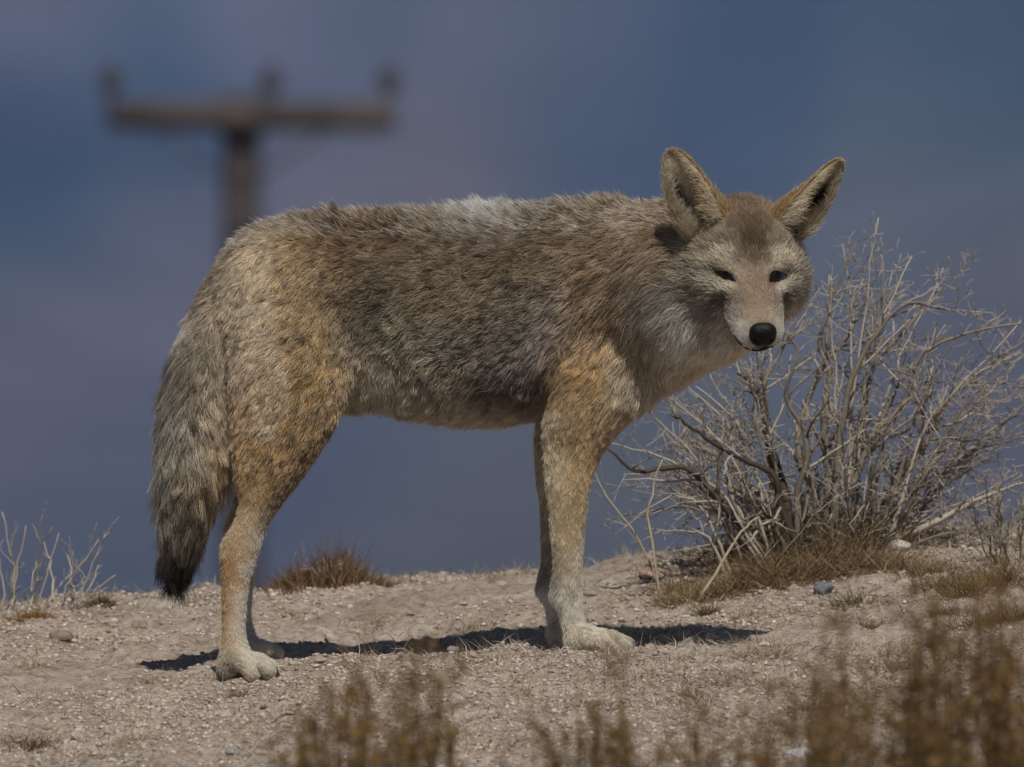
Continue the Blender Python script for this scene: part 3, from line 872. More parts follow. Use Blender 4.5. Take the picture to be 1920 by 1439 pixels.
# silver fringe of the mane and spine
tuftm = np.exp(-((PQ[:, 0] - 905) / 48) ** 2) * sm(425, 398, PQ[:, 1]) * RW[:, 0]
tg = RNG.random(NH) < 0.75 * tuftm
pc[tg, 1:, :3] = lin((206, 202, 192)) * RNG.uniform(.6, 1.1, (tg.sum(), 1, 1))
topg = guard & (TOP > 0.35)
pc[topg, 2:, :3] = lin((215, 211, 203))
pc[..., :3] = np.clip(pc[..., :3] * np.minimum(1, 0.82 / np.maximum(pc[..., :3].max(-1, keepdims=True), 1e-4)), 0.004, 0.85)
# keep hair off the eyes
keep = np.ones(NH, bool)
for e in EYES:
    keep &= ~(FACE & in_poly(PT, e, 1.04))
keep &= np.linalg.norm((LH - np.array([0, .096, -.037])) / np.array([.0175, .016, .0160]), axis=1) > 1
pts, pc, LEN2, gd = pts[keep], pc[keep], LEN[keep], guard[keep]
n = len(pts)

hc = bpy.data.hair_curves.new('fur')
hc.add_curves([NP] * n)
off = np.array(coyote.location, np.float32)
hc.attributes['position'].data.foreach_set('vector', (pts - off).astype(np.float32).ravel())
rad = np.where(gd, 0.00024, 0.00030)[:, None] * np.array([1.0, 1.0, .9, .65, .18])[None] * np.clip(LEN2 / 0.012, 0.75, 1.15)[:, None]
ra = hc.attributes.get('radius') or hc.attributes.new('radius', 'FLOAT', 'POINT')
ra.data.foreach_set('value', rad.astype(np.float32).ravel())
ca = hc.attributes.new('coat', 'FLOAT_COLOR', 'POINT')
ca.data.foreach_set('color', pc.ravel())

m_fur = bpy.data.materials.new('coyote_fur'); m_fur.use_nodes = True
nt = m_fur.node_tree; nt.nodes.clear()
out = nd(nt, 'ShaderNodeOutputMaterial'); at = nd(nt, 'ShaderNodeAttribute', attribute_name='coat')
hb = nd(nt, 'ShaderNodeBsdfHairPrincipled'); hb.parametrization = 'COLOR'
hb.inputs['Roughness'].default_value = 0.5
hb.inputs['Radial Roughness'].default_value = 0.75
hb.inputs['Random Roughness'].default_value = 0.2
df = nd(nt, 'ShaderNodeBsdfDiffuse')
mx_ = nd(nt, 'ShaderNodeMixShader'); mx_.inputs[0].default_value = 0.6
nt.links.new(at.outputs['Color'], hb.inputs['Color']); nt.links.new(at.outputs['Color'], df.inputs['Color'])
nt.links.new(hb.outputs[0], mx_.inputs[1]); nt.links.new(df.outputs[0], mx_.inputs[2]); nt.links.new(mx_.outputs[0], out.inputs[0])
hc.materials.append(m_fur)
fur = bpy.data.objects.new('fur', hc); COL.objects.link(fur); fur.parent = coyote
fur['kind'] = 'stuff'

# skin under the coat: per-vertex colour from the same coat map (mean of the hair near it)
vk = np.zeros((len(V), 3)); vn = np.zeros(len(V))
for c in range(3):
    for q in range(3):
        vk[:, q] += np.bincount(tri[ti, c], col[:, q], len(V))
    vn += np.bincount(tri[ti, c], minlength=len(V))
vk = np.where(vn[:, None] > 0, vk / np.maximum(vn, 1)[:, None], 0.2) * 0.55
tri_b = np.concatenate([Q[:, [0, 1, 2]], Q[:, [0, 2, 3]]])
m_skin, nt, b = new_mat('coyote_skin', 0.9, 0.1)
at = nd(nt, 'ShaderNodeAttribute', attribute_name='tint')
nt.links.new(mixc(nt, 1.0, ramp(nt, noise(nt, 300, 4), [(0.3, (.7, .68, .66)), (0.7, (1.1, 1.1, 1.1))]), at.outputs['Color'], 'MULTIPLY'), b.inputs['Base Color'])
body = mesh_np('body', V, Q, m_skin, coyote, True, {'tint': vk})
print('fur', n, round(time.time() - T0, 1), 's')

# eyes, nose, claws
bvh = BVHTree.FromPolygons(BV.tolist(), BQ.tolist())
m_eye, nt, b = new_mat('eye_dark', 0.12, 0.25)
at = nd(nt, 'ShaderNodeAttribute', attribute_name='tint')
nt.links.new(at.outputs['Color'], b.inputs['Base Color'])
m_nose, nt, b = new_mat('nose_leather', 0.30, 0.22)
f = noise(nt, 900, 3)
nt.links.new(ramp(nt, f, [(0.3, (.003, .003, .0035)), (0.7, (.007, .0065, .0065))]), b.inputs['Base Color'])
bump(nt, b, f, 0.7, 0.0012)
def on_face(a, b_, proud):
    p0 = P(a, b_, -.5); d = (p0 - cam.location).normalized()
    h = bvh.ray_cast(p0, d)
    while h[0] is None:                          # just past the outline: slide up onto the face
        b_ -= 1.0
        p0 = P(a, b_, -.5); d = (p0 - cam.location).normalized()
        h = bvh.ray_cast(p0, d)
    return np.array(h[0] - d * proud)
for e in EYES:
    ring = []
    for k in range(len(e)):                      # rounded outline
        p_, c_, n_ = e[k - 1], e[k], e[(k + 1) % len(e)]
        ring += [c_ * .75 + p_ * .25 * 1.0, c_, c_ * .75 + n_ * .25]
    ring = np.array(ring); cen = ring.mean(0)
    R_, A_ = 7, len(ring)
    v, f, cc = [], [], []
    for i in range(R_ + 1):
        r = i / R_
        for j in range(A_):
            q = cen + (ring[j] - cen) * r
            v.append(on_face(q[0], q[1], .0012 + .0022 * (1 - r * r)))
            rr_ = math.hypot(*(q - cen - np.array([2.0, -2.0])))
            cc.append((.003, .0025, .0025) if rr_ < 6 or r > .80 else (.014, .008, .004))
    for i in range(R_):
        for j in range(A_):
            j2 = (j + 1) % A_
            f.append([i * A_ + j, i * A_ + j2, (i + 1) * A_ + j2, (i + 1) * A_ + j])
    mesh_np('eye', np.array(v), np.array(f), m_eye, coyote, True, {'tint': np.array(cc)})
mb = MB()
mb.tube([on_face(a, b_, .0012) for a, b_ in [(1376, 628), (1381, 637), (1389, 645), (1400, 652), (1413, 656), (1427, 658), (1440, 658), (1451, 653)]], [.0010, .0016, .0020, .0022, .0024, .0024, .0022, .0012], 8)
mb.build('lip', m_nose, coyote)

# nose leather: rounded pad with two nostrils
v, f = [], []
A_, R_ = 40, 24
nc = np.array([0.001, .096, -.035])
for i in range(R_ + 1):
    ph_ = math.pi * i / R_
    for j in range(A_):
        th = 2 * math.pi * j / A_
        x, z, y = math.sin(ph_) * math.cos(th), math.sin(ph_) * math.sin(th), math.cos(ph_)
        xx = .0182 * np.sign(x) * abs(x) ** .85 * (1.0 + 0.10 * z)
        zz = .0172 * np.sign(z) * abs(z) ** .9
        yy = .0130 * y
        # nostrils and centre groove
        for sg in (-1, 1):
            r = math.hypot((x - sg * .52) / .26, (z + .18) / .20)
            if y > 0:
                yy -= .0055 * math.exp(-r ** 2.5)
        if y > 0:
            yy -= .0016 * math.exp(-(x / .08) ** 2) * (1 if z < .1 else .3)
        v.append(HL(*(nc + np.array([xx, yy, zz]))))
for i in range(R_):
    for j in range(A_):
        j2 = (j + 1) % A_
        f.append([i * A_ + j, (i + 1) * A_ + j, (i + 1) * A_ + j2, i * A_ + j2])
nose = mesh_np('nose', np.array(v), np.array(f), m_nose, coyote)
m_claw, nt, b = new_mat('claw_horn', 0.4, 0.4)
nt.links.new(ramp(nt, noise(nt, 400, 2), [(0.3, (.03, .025, .02)), (0.7, (.08, .065, .05))]), b.inputs['Base Color'])
for e, d in CLAWS:
    mb = MB()
    d = Vector((d.x, d.y, d.z - 0.55)).normalized()
    p0 = e + d * 0.004
    mb.tube([p0, p0 + d * .006, p0 + d * .011 + Vector((0, 0, -.0018))], [.0030, .0024, .0006], 7)
    mb.build('claw', m_claw, coyote)
# ---------------------------------------------------------------- stones, gravel, straw
m_stone = bpy.data.materials.new('stone'); m_stone.use_nodes = True
nt = m_stone.node_tree; b = nt.nodes['Principled BSDF']
b.inputs['Roughness'].default_value = 0.9; b.inputs['Specular IOR Level'].default_value = 0.15
oi = nd(nt, 'ShaderNodeObjectInfo')
cr = ramp(nt, oi.outputs['Random'], [(0.0, (.38, .29, .23)), (.3, (.50, .41, .34)), (.55, (.30, .26, .23)), (.75, (.56, .49, .42)), (.92, (.22, .21, .22)), (1.0, (.65, .60, .55))])
nt.links.new(mixc(nt, 1.0, cr, ramp(nt, noise(nt, 160, 5, .6), [(.3, (.65, .63, .6)), (.7, (1.15, 1.15, 1.15))]), 'MULTIPLY'), b.inputs['Base Color'])
bump(nt, b, noise(nt, 350, 4), 0.6, 0.002)
m_gravel = tint_mat('gravel_grains', (.50, .43, .375), .25, 200, .92, .1, 500)

def ico(sub):
    bm = bmesh.new(); bmesh.ops.create_icosphere(bm, subdivisions=sub, radius=1.0)
    v = np.array([q.co[:] for q in bm.verts]); f = np.array([[w.index for w in q.verts] for q in bm.faces]); bm.free()
    return v, f
IV, IF = ico(1); JV, JF = ico(2)
def rock_verts(base, seed, rough_):
    r = np.random.default_rng(seed)
    v = base.copy()
    for _ in range(7):                       # chip flat facets
        d = r.normal(size=3); d /= np.linalg.norm(d)
        h = r.uniform(.55, .9); k = v @ d
        v -= np.where(k > h, k - h, 0)[:, None] * d
    v *= 1 + rough_ * r.normal(size=(len(v), 1))
    return v * np.array([r.uniform(.8, 1.3), r.uniform(.8, 1.2), r.uniform(.5, .8)])
stone_meshes = []
for i in range(9):
    v = rock_verts(JV, 100 + i, .03)
    me = bpy.data.meshes.new('stone'); me.from_pydata(v.tolist(), [], JF.tolist()); me.materials.append(m_stone); stone_meshes.append(me)
r = np.random.default_rng(5)
placed = 0
while placed < 250:
    x = r.uniform(-.72, .72); y = r.uniform(-1.5, 1.6)
    if fbm(np.array([x * 4.0]), np.array([y * 2.0]), 2, 31)[0] < r.uniform(-.7, .5):
        continue
    s_ = 0.0038 + 0.0065 * r.random() ** 2.2 + (0.008 * r.random() if r.random() < .10 else 0)
    o = bpy.data.objects.new('stone', stone_meshes[placed % 9]); COL.objects.link(o)
    o.location = (x, y, float(ground_z(np.array([x]), np.array([y]))[0]) + s_ * .15)
    o.scale = (s_, s_, s_); o.rotation_euler = (r.normal(0, .25), r.normal(0, .25), r.uniform(0, 6.28))
    o.parent = ground
    placed += 1
# fine gravel as one mass
NG = 42000
gxp = r.uniform(-.80, .80, NG * 2); gyp = r.uniform(-1.75, 1.9, NG * 2)
kp = fbm(gxp * 3.2, gyp * 1.7, 3, 33) * 1.3 > r.uniform(-.5, .5, NG * 2)
gxp, gyp = gxp[kp][:NG], gyp[kp][:NG]; NG = len(gxp)
gs = 0.0014 + 0.0036 * r.random(NG) ** 2.2
gz = ground_z(gxp, gyp) + gs * .2
shapes = np.stack([rock_verts(IV, 200 + i, .06) for i in range(12)])
ang = r.uniform(0, 6.28, NG); sh = shapes[r.integers(0, 12, NG)]
ca_, sa_ = np.cos(ang)[:, None], np.sin(ang)[:, None]
vx = (sh[..., 0] * ca_ - sh[..., 1] * sa_); vy = (sh[..., 0] * sa_ + sh[..., 1] * ca_)
gv = np.stack([vx, vy, sh[..., 2]], -1) * gs[:, None, None] + np.stack([gxp, gyp, gz], -1)[:, None]
gfc = (IF[None] + (np.arange(NG) * len(IV))[:, None, None]).reshape(-1, 3)
pal = np.array([(1, 1, 1), (.75, .68, .62), (1.10, 1.07, 1.03), (.6, .58, .6), (1.02, .90, .80), (1.18, 1.16, 1.14)])
tint = np.repeat(pal[r.choice(6, NG, p=[.28, .28, .14, .16, .1, .04])] * r.uniform(.8, 1.15, (NG, 1)), len(IV), 0)
g_o = mesh_np('gravel', gv.reshape(-1, 3), gfc, m_gravel, ground, False, {'tint': tint})
g_o['kind'] = 'stuff'

def big_stone(px_, Y, size, colr, label, seed, sq=(1, 1, 1)):
    v = rock_verts(ico(3)[0], seed, .018) * size * np.array(sq)
    f = ico(3)[1]
    x = P(px_, 0, Y).x; z = float(ground_z(np.array([x]), np.array([Y]))[0])
    m, nt, b = new_mat('stone_' + label.split()[0], .9, .15)
    nt.links.new(ramp(nt, noise(nt, 120, 6, .65), [(.3, tuple(c * .6 for c in colr)), (.55, colr), (.75, tuple(min(.8, c * 1.25) for c in colr))]), b.inputs['Base Color'])
    bump(nt, b, noise(nt, 260, 5), .8, .003)
    o = mesh_np('rock', v + np.array([x, Y, z + size * .2]), f, m, None, True)
    tag(o, label, 'rock')
def y_at(px_, py_):
    """depth where the ray through a pixel meets the near slope"""
    ys = np.linspace(-1.75, 1.6, 500)
    pts_ = np.array([[(px_ - 960) * S * (D + q) / D, q] for q in ys])
    z = hill(pts_[:, 0], pts_[:, 1]); w = ZC + (719.5 - py_) * S * (D + ys) / D
    i = np.argmax(z >= w)
    return float(ys[i]) if z[i] >= w[i] else 1.2
big_stone(1502, y_at(1502, 1426), .017, (.58, .60, .62), 'white chalky rock lying alone in the thin grass below the big shrub', 11)
big_stone(1545, y_at(1545, 1112), .017, (.17, .18, .21), 'dark blue-grey rock on pale soil in front of the big shrub', 12)
big_stone(1226, y_at(1226, 1082), .024, (.42, .29, .23), 'flat pinkish rock at the edge of the litter under the big shrub', 13, (1, 1, .5))
big_stone(1690, .80, .020, (.62, .58, .52), 'pale cream rock half hidden under the big shrub', 14)
big_stone(300, y_at(300, 1140), .030, (.36, .31, .27), 'low grey-tan rock on the crest behind the tail of the coyote', 15, (1.5, 1, .5))
big_stone(112, y_at(112, 1200), .018, (.26, .20, .17), 'brownish rock on the gravel near the pale dry stems', 16)

# ---------------------------------------------------------------- dry grass
def blade_mass(name, base, dirs, length, width, colr, mat, parent=None, bend=.5):
    """many two-segment blades as one mesh; base (n,3), dirs (n,3)"""
    n = len(base)
    d = dirs / np.linalg.norm(dirs, axis=1)[:, None]
    sd = np.cross(d, RNG.normal(size=(n, 3))); sd /= np.linalg.norm(sd, axis=1)[:, None]
    bn = RNG.normal(size=(n, 3)) * bend + np.array([0, 0, -.35 * bend])
    L = length[:, None]; w = width[:, None] * .5
    p1 = base + d * L * .5; p2 = base + d * L + bn * L * .35
    v = np.stack([base - sd * w, base + sd * w, p1 + sd * w * .8, p1 - sd * w * .8, p2], 1).reshape(-1, 3)
    k = (np.arange(n) * 5)[:, None]
    f = np.concatenate([k + np.array([0, 1, 2]), k + np.array([0, 2, 3]), k + np.array([3, 2, 4])])
    return mesh_np(name, v, f, mat, parent, False, {'tint': np.repeat(colr, 5, 0)})
m_straw = tint_mat('dry_straw', (1, 1, 1), .15, 90, .8, .15)
NS = 46000
sx = RNG.uniform(-.80, .80, NS * 3); sy = RNG.uniform(-1.75, 1.8, NS * 3)
want = fbm(sx * 2.4, sy * 1.6, 3, 35) * .9 + .55 * sm(.0, .5, sx) * sm(.2, -.5, sy) + .40 * sm(-.2, .6, sx) + .15 * sm(-.3, -1.2, sy)
kp = want > RNG.uniform(-.25, 1.0, NS * 3)
sx, sy = sx[kp][:NS], sy[kp][:NS]; NS = len(sx)
sb = np.stack([sx, sy, ground_z(sx, sy) - .001], 1)
sd_ = RNG.normal(size=(NS, 3)); sd_[:, 2] = np.abs(sd_[:, 2]) * .55 + .05
pal = np.array([(.40, .33, .24), (.50, .43, .34), (.30, .235, .155), (.22, .19, .15), (.56, .50, .42)])
sc = pal[RNG.choice(5, NS)] * RNG.uniform(.75, 1.15, (NS, 1))
st = blade_mass('dry_grass', sb, sd_, RNG.uniform(.008, .034, NS), RNG.uniform(.0006, .0013, NS), sc, m_straw)
tag(st, 'thin straw-coloured dead grass scattered over the gravel', 'grass', kind='stuff')

def tuft(px_, py_, h, w, n, colr, label, group=None, cat='grass tuft', Y=None, spread=.8, name='grass_tuft', thick=.0010, mess=.5):
    Y = y_at(px_, py_) if Y is None else Y
    x = P(px_, 0, Y).x
    bx_ = x + RNG.normal(0, w * .45, n); by_ = Y + RNG.normal(0, w * .45, n)
    bz_ = ground_z(bx_, by_) - .002
    dr = np.stack([(bx_ - x) / w * spread + RNG.normal(0, mess, n), (by_ - Y) / w * spread + RNG.normal(0, mess, n), np.abs(RNG.normal(.7, .4, n)) + .1], 1)
    c = np.asarray(colr)[RNG.choice(len(colr), n)] * RNG.uniform(.7, 1.2, (n, 1))
    o = blade_mass(name, np.stack([bx_, by_, bz_], 1), dr, h * RNG.uniform(.35, 1.0, n), np.full(n, thick), c, m_straw, None, .45)
    tag(o, label, cat, group)
    return o
STRAW = [(.40, .32, .22), (.32, .25, .16), (.45, .38, .28)]
BROWN = [(.16, .095, .05), (.22, .14, .075), (.11, .07, .04)]
OLIVE = [(.13, .095, .035), (.18, .13, .055), (.10, .07, .03)]
for (a, b_, h, w, n, c, lb) in [
        (545, 1160, .022, .02, 130, STRAW, 'thin straw tuft on the gravel just behind the hind paws of the coyote'),
        (430, 1318, .026, .03, 260, BROWN, 'low brown tuft on the gravel directly below the near hind paw'),
        (285, 1278, .024, .026, 200, STRAW, 'thin straw tuft just below the shadow of the tail'),
        (60, 1405, .03, .04, 260, BROWN, 'wide brown tuft on bare gravel well below the pale dry stems'),
        (1325, 1150, .034, .014, 160, OLIVE, 'narrow upright olive tuft on bare soil in front of the big shrub'),
        (1455, 1105, .03, .022, 180, BROWN, 'small brown tuft between the rusty litter and the dark blue-grey rock'),
        (700, 1180, .02, .026, 150, STRAW, 'thin straw tuft on the gravel beyond the shadow of the belly'),
        (1600, 1140, .03, .03, 200, OLIVE, 'low olive tuft just beyond the dark blue-grey rock'),
        (960, 1300, .022, .03, 200, STRAW, 'thin straw tuft below the belly shadow, midway between the paws'),
        (1240, 1190, .022, .022, 150, STRAW, 'thin straw tuft beside the shadow of the head'),
        (1420, 1230, .028, .03, 200, STRAW, 'thin straw tuft below the end of the head shadow'),
        (60, 1250, .022, .03, 160, STRAW, 'thin straw tuft on the gravel below the brownish rock'),
        (880, 1180, .018, .02, 110, STRAW, 'tiny straw tuft beyond the belly shadow near the front legs'),
        (1130, 1330, .026, .03, 200, STRAW, 'thin straw tuft on the gravel below the front paws'),
        (240, 1390, .024, .03, 180, STRAW, 'thin straw tuft on gravel near the wide brown tuft'),
        (1680, 1230, .03, .03, 230, STRAW, 'dense straw tuft on the soil below the olive brown tufts'),
        (850, 1380, .026, .03, 200, STRAW, 'thin straw tuft between two blurred bushes')]:
    tuft(a, b_, h, w, n, c, lb, 'small dry tufts on the gravel')
for (a, Y, w, n, lb) in [(330, 1.4, .022, 120, 'sparse skyline grass tuft right under the black tail tip'), (370, 1.35, .02, 100, 'sparse skyline grass tuft between the tail and the hind legs'),
        (770, 1.4, .03, 120, 'sparse skyline grass tuft beside the low dark brown shrub'), (930, 1.4, .025, 90, 'thin tall skyline grass tuft under the belly, away from the front legs'),
        (985, 1.4, .022, 110, 'thin tall skyline grass tuft just behind the front legs'), (1180, 1.3, .03, 160, 'thin tall skyline grass tuft between the front legs and the big shrub')]:
    tuft(a, 0, .035 if a > 900 else .022, w, n, STRAW, lb, 'grass tufts along the skyline', Y=Y)
tuft(60, 1172, .022, .030, 650, [(.30, .17, .06), (.24, .14, .06)], 'low rusty orange tuft of grass below the pale dry stems')
tuft(183, 1150, .022, .022, 520, [(.12, .075, .045), (.16, .10, .06)], 'round brown cushion plant on the crest beside the pale dry stems', cat='plant', name='cushion_plant', spread=1.4)
# rusty litter heaped round the foot of the big shrub
G2 = 'rusty grass around the foot of the shrub'
for (a, Y, h, w, n) in [(1290, .62, .050, .045, 800), (1350, .66, .055, .04, 800), (1420, .70, .07, .045, 1000), (1490, .72, .065, .045, 900), (1560, .74, .07, .045, 900), (1620, .72, .055, .045, 800), (1260, .74, .04, .035, 500), (1690, .70, .045, .045, 600)]:
    tuft(a, 0, h, w, n, [(.30, .20, .105), (.22, .145, .075), (.40, .31, .19), (.16, .11, .065)], 'matted rusty dry grass around the foot of the big shrub', G2, Y=Y, mess=1.3, thick=.0009)
G3 = 'olive brown tufts by the shrub'
for (a, Y, h, w, n) in [(1775, .50, .05, .05, 360), (1815, .40, .075, .035, 300), (1890, .48, .065, .05, 380), (1905, .10, .055, .045, 330), (1830, .06, .035, .04, 260), (1745, .62, .04, .045, 300)]:
    tuft(a, 0, h, w, n, OLIVE + [(.24, .16, .08)], 'upright olive brown tuft growing to the side of the big shrub', G3, Y=Y, thick=.0010, mess=.9)

r3 = np.random.default_rng(17)
for i in range(26):
    a = r3.uniform(1180, 1910); b_ = r3.uniform(1110, 1400)
    n_ = int(r3.uniform(120, 320)); c = [STRAW, STRAW, BROWN, OLIVE][i % 4]
    tuft(a, b_, r3.uniform(.014, .032), r3.uniform(.02, .05), n_, c, 'ragged clump of dead grass on the slope below the big shrub', 'dead grass clumps below the big shrub', mess=1.0, thick=.0008)
for i in range(14):
    a = r3.uniform(10, 1150); b_ = r3.uniform(1160, 1420)
    tuft(a, b_, r3.uniform(.010, .020), r3.uniform(.02, .05), int(r3.uniform(80, 200)), STRAW, 'scanty patch of flattened straw on the open gravel', 'flattened straw on the gravel', mess=1.3, thick=.0008)
# ---------------------------------------------------------------- shrubs
m_twig = tint_mat('weathered_twig', (1, 1, 1), .25, 120, .85, .12)
PALE = (.46, .40, .325); GREY = (.26, .22, .18); BARK = (.085, .068, .052); TAN = (.44, .36, .25)
def wander(p0, p1, n, amp, rr):
    t = np.linspace(0, 1, n)[:, None]
    pth = p0 * (1 - t) + p1 * t
    j = rr.normal(0, amp, (n, 3)); j[0] = 0
    return pth + np.cumsum(j, 0) * .5
def branch(mb, pts, r0, r1, colr, rr, level, dens, up=.35, sides=5, fan=.9):
    """tube along pts, then side twigs"""
    pts = np.asarray(pts); n = len(pts)
    mb.tube(pts, np.linspace(r0, r1, n), sides, np.array(colr) * rr.uniform(.8, 1.15), cap=True)
    if level == 0:
        return
    L = np.linalg.norm(np.diff(pts, axis=0), axis=1).sum()
    for _ in range(rr.poisson(dens * L)):
        u = rr.uniform(.18, 1.0); k = min(int(u * (n - 1)), n - 2); fr = u * (n - 1) - k
        p = pts[k] * (1 - fr) + pts[k + 1] * fr
        t = pts[k + 1] - pts[k]; t = t / (np.linalg.norm(t) + 1e-9)
        d = t * .8 + rr.normal(0, fan * .62, 3) * np.array([1, .8, .9]) + np.array([0, 0, up * .3])
        d /= np.linalg.norm(d)
        rad = (r0 + (r1 - r0) * u)
        ll = (L * rr.uniform(.18, .5)) * (1.15 - .8 * u)
        ll = min(max(ll, .016), (.045, .045, .075, .11)[level])
        m_ = 4 if level > 1 else 3
        q = wander(p, p + d * ll, m_ + 1, ll * .07, rr)
        nc_ = PALE if level == 1 or rr.random() < .6 else GREY
        branch(mb, q, max(rad * .50, .0006), max(rad * .22, .00038), nc_, rr, level - 1, dens * 1.35, up, 4 if level > 1 else 3, fan)
rr = np.random.default_rng(3)
base_p = np.array(P(1545, 0, .88)); base_p[2] = float(hill(np.array([base_p[0]]), np.array([.88]))[0])
shrub = empty('leafless_shrub', base_p)
tag(shrub, 'big bare grey desert shrub with tangled twigs on the crest beyond the coyote', 'shrub')
def limb(pxs, Y0, Y1, r0, r1, colr, dens=34, level=3, sub=4):
    n = len(pxs)
    ctrl = np.array([P(a, b_, Y0 + (Y1 - Y0) * i / (n - 1)) for i, (a, b_) in enumerate(pxs)])
    g0 = float(ground_z(np.array([ctrl[0][0]]), np.array([ctrl[0][1]]))[0]) - .01
    if ctrl[0][2] < g0 + .12:
        ctrl[0][2] = g0
    tt, v = catmull(np.concatenate([np.arange(n)[:, None], ctrl], 1), sub)
    v[1:] += np.cumsum(rr.normal(0, .0034, v[1:].shape), 0) * .6
    mb = MB()
    branch(mb, v, r0, r1, colr, rr, level, dens * 1.05, .3, 5, 1.15)
    return mb.build('branch', m_twig, shrub)
limb([(1450, 1060), (1390, 990), (1330, 925), (1270, 880), (1195, 890), (1150, 850)], .80, .70, .0070, .0018, BARK, 26)
limb([(1480, 1055), (1465, 940), (1420, 830), (1400, 745), (1370, 715)], .82, .85, .0080, .0022, BARK, 30)
limb([(1465, 940), (1440, 800), (1430, 720), (1470, 660), (1520, 600)], .84, .9, .0050, .0018, GREY, 30)
limb([(1550, 1060), (1560, 900), (1556, 780), (1570, 690), (1545, 620), (1580, 520), (1620, 440)], .88, .86, .0075, .0010, GREY, 30)
limb([(1540, 1060), (1530, 930), (1500, 830), (1540, 700), (1590, 630), (1600, 570), (1610, 530)], .90, .95, .0060, .0014, GREY, 28)
limb([(1580, 1060), (1600, 900), (1650, 800), (1700, 740), (1720, 660), (1790, 620), (1905, 590)], .88, .82, .0058, .0014, GREY, 32)
limb([(1590, 1060), (1680, 900), (1740, 830), (1790, 740), (1850, 690), (1915, 655)], .90, .95, .0058, .0014, GREY, 34)
limb([(1600, 1060), (1700, 930), (1800, 860), (1870, 790), (1930, 740)], .92, 1.0, .0052, .0014, GREY, 34)
limb([(1520, 1060), (1470, 960), (1440, 880), (1350, 840), (1290, 800), (1250, 770)], .78, .72, .0065, .0014, BARK, 32)
limb([(1500, 1060), (1420, 930), (1370, 870), (1310, 830), (1260, 830), (1215, 800)], .92, 1.0, .0060, .0014, GREY, 32)
limb([(1570, 1060), (1620, 850), (1640, 720), (1690, 660), (1740, 600), (1770, 560)], .95, 1.0, .0050, .0012, GREY, 28)
limb([(1560, 1060), (1580, 860), (1610, 720), (1660, 640), (1720, 580), (1815, 590)], .84, .78, .0065, .0012, GREY, 30)
limb([(1620, 1060), (1760, 980), (1850, 930), (1930, 900)], .86, .8, .0060, .0014, PALE, 34)
limb([(1500, 1060), (1500, 920), (1520, 820), (1480, 740), (1500, 660), (1480, 620)], .80, .74, .0055, .0012, GREY, 28)
limb([(1240, 1070), (1215, 980), (1222, 930), (1245, 860)], .66, .66, .0022, .0009, TAN, 14, 1)
limb([(1250, 1072), (1190, 1000), (1130, 930), (1120, 880)], .68, .7, .0018, .0007, TAN, 14, 1)
limb([(1300, 1075), (1380, 1010), (1420, 960)], .60, .62, .0026, .0010, TAN, 12, 1)
for (tx_, ty_) in [(1925, 660), (1880, 700), (1850, 740), (1910, 800), (1800, 700), (1790, 640), (1870, 850), (1700, 640), (1650, 620), (1230, 850), (1280, 760), (1330, 780), (1200, 900), (1390, 700)]:
    a0 = 1545 + (tx_ - 1545) * .2; Y0 = rr.uniform(.8, 1.0)
    limb([(a0, 1060), (a0 * .65 + tx_ * .35, 960), (a0 * .3 + tx_ * .7, 1060 * .25 + ty_ * .75), (tx_, ty_)], Y0, Y0 + rr.normal(0, .06), .0034, .0009, GREY, 40, 3)
for i in range(44):                          # smaller shoots fanning out of the crown
    a0 = rr.uniform(1420, 1660); tx = 1545 + (a0 - 1545) * 1.2 + rr.normal(0, 150); ty = rr.uniform(740, 980)
    tx = min(max(tx, 1250), 1925)
    Y0 = rr.uniform(.78, .98)
    limb([(a0, 1060), (a0 * .6 + tx * .4 + rr.normal(0, 20), 1060 * .55 + ty * .45), (tx, ty)], Y0, Y0 + rr.normal(0, .08), rr.uniform(.0018, .0038), .0008, GREY if rr.random() < .6 else PALE, 34, 2)

for (pa, q1, q2, Y0) in [((1570, 900), (1560, 640), (1548, 500), .86), ((1590, 900), (1600, 600), (1592, 455), .88), ((1580, 880), (1620, 560), (1642, 395), .87), ((1600, 880), (1650, 620), (1690, 500), .9), ((1620, 860), (1700, 640), (1772, 505), .88),
        ((1450, 980), (1330, 820), (1225, 740), .8), ((1440, 990), (1300, 900), (1165, 900), .76), ((1460, 960), (1380, 780), (1300, 720), .84), ((1440, 1000), (1290, 950), (1150, 960), .78), ((1660, 900), (1790, 740), (1915, 600), .84), ((1400, 980), (1270, 820), (1190, 770), .78), ((1400, 1000), (1240, 870), (1140, 850), .8), ((1380, 1000), (1250, 930), (1145, 1000), .74), ((1420, 960), (1340, 800), (1260, 720), .82), ((1370, 1020), (1280, 1000), (1200, 985), .72), ((1430, 960), (1390, 760), (1345, 690), .86)]:
    limb([pa, ((pa[0] + q1[0]) / 2, (pa[1] + q1[1]) / 2), q1, q2], Y0, Y0, .0026, .0007, PALE, 30, 2)
n = 5200
u = RNG.normal(0, 1, n); bx_ = P(1525, 0, .88).x + u * .085; by_ = .88 + RNG.normal(0, .07, n)
dr = np.stack([u * .25 + RNG.normal(0, .7, n), RNG.normal(0, .7, n), np.abs(RNG.normal(.8, .4, n)) + .1], 1)
c = np.array([(.13, .085, .05), (.20, .135, .08), (.09, .065, .045), (.28, .20, .12)])[RNG.choice(4, n)] * RNG.uniform(.6, 1.2, (n, 1))
lt = blade_mass('dead_twigs', np.stack([bx_, by_, ground_z(bx_, by_) - .003 + np.abs(RNG.normal(0, .014, n))], 1), dr, RNG.uniform(.02, .085, n) * np.exp(-u ** 2 / 3), np.full(n, .0010), c, m_straw, shrub, .6)
lt['kind'] = 'stuff'

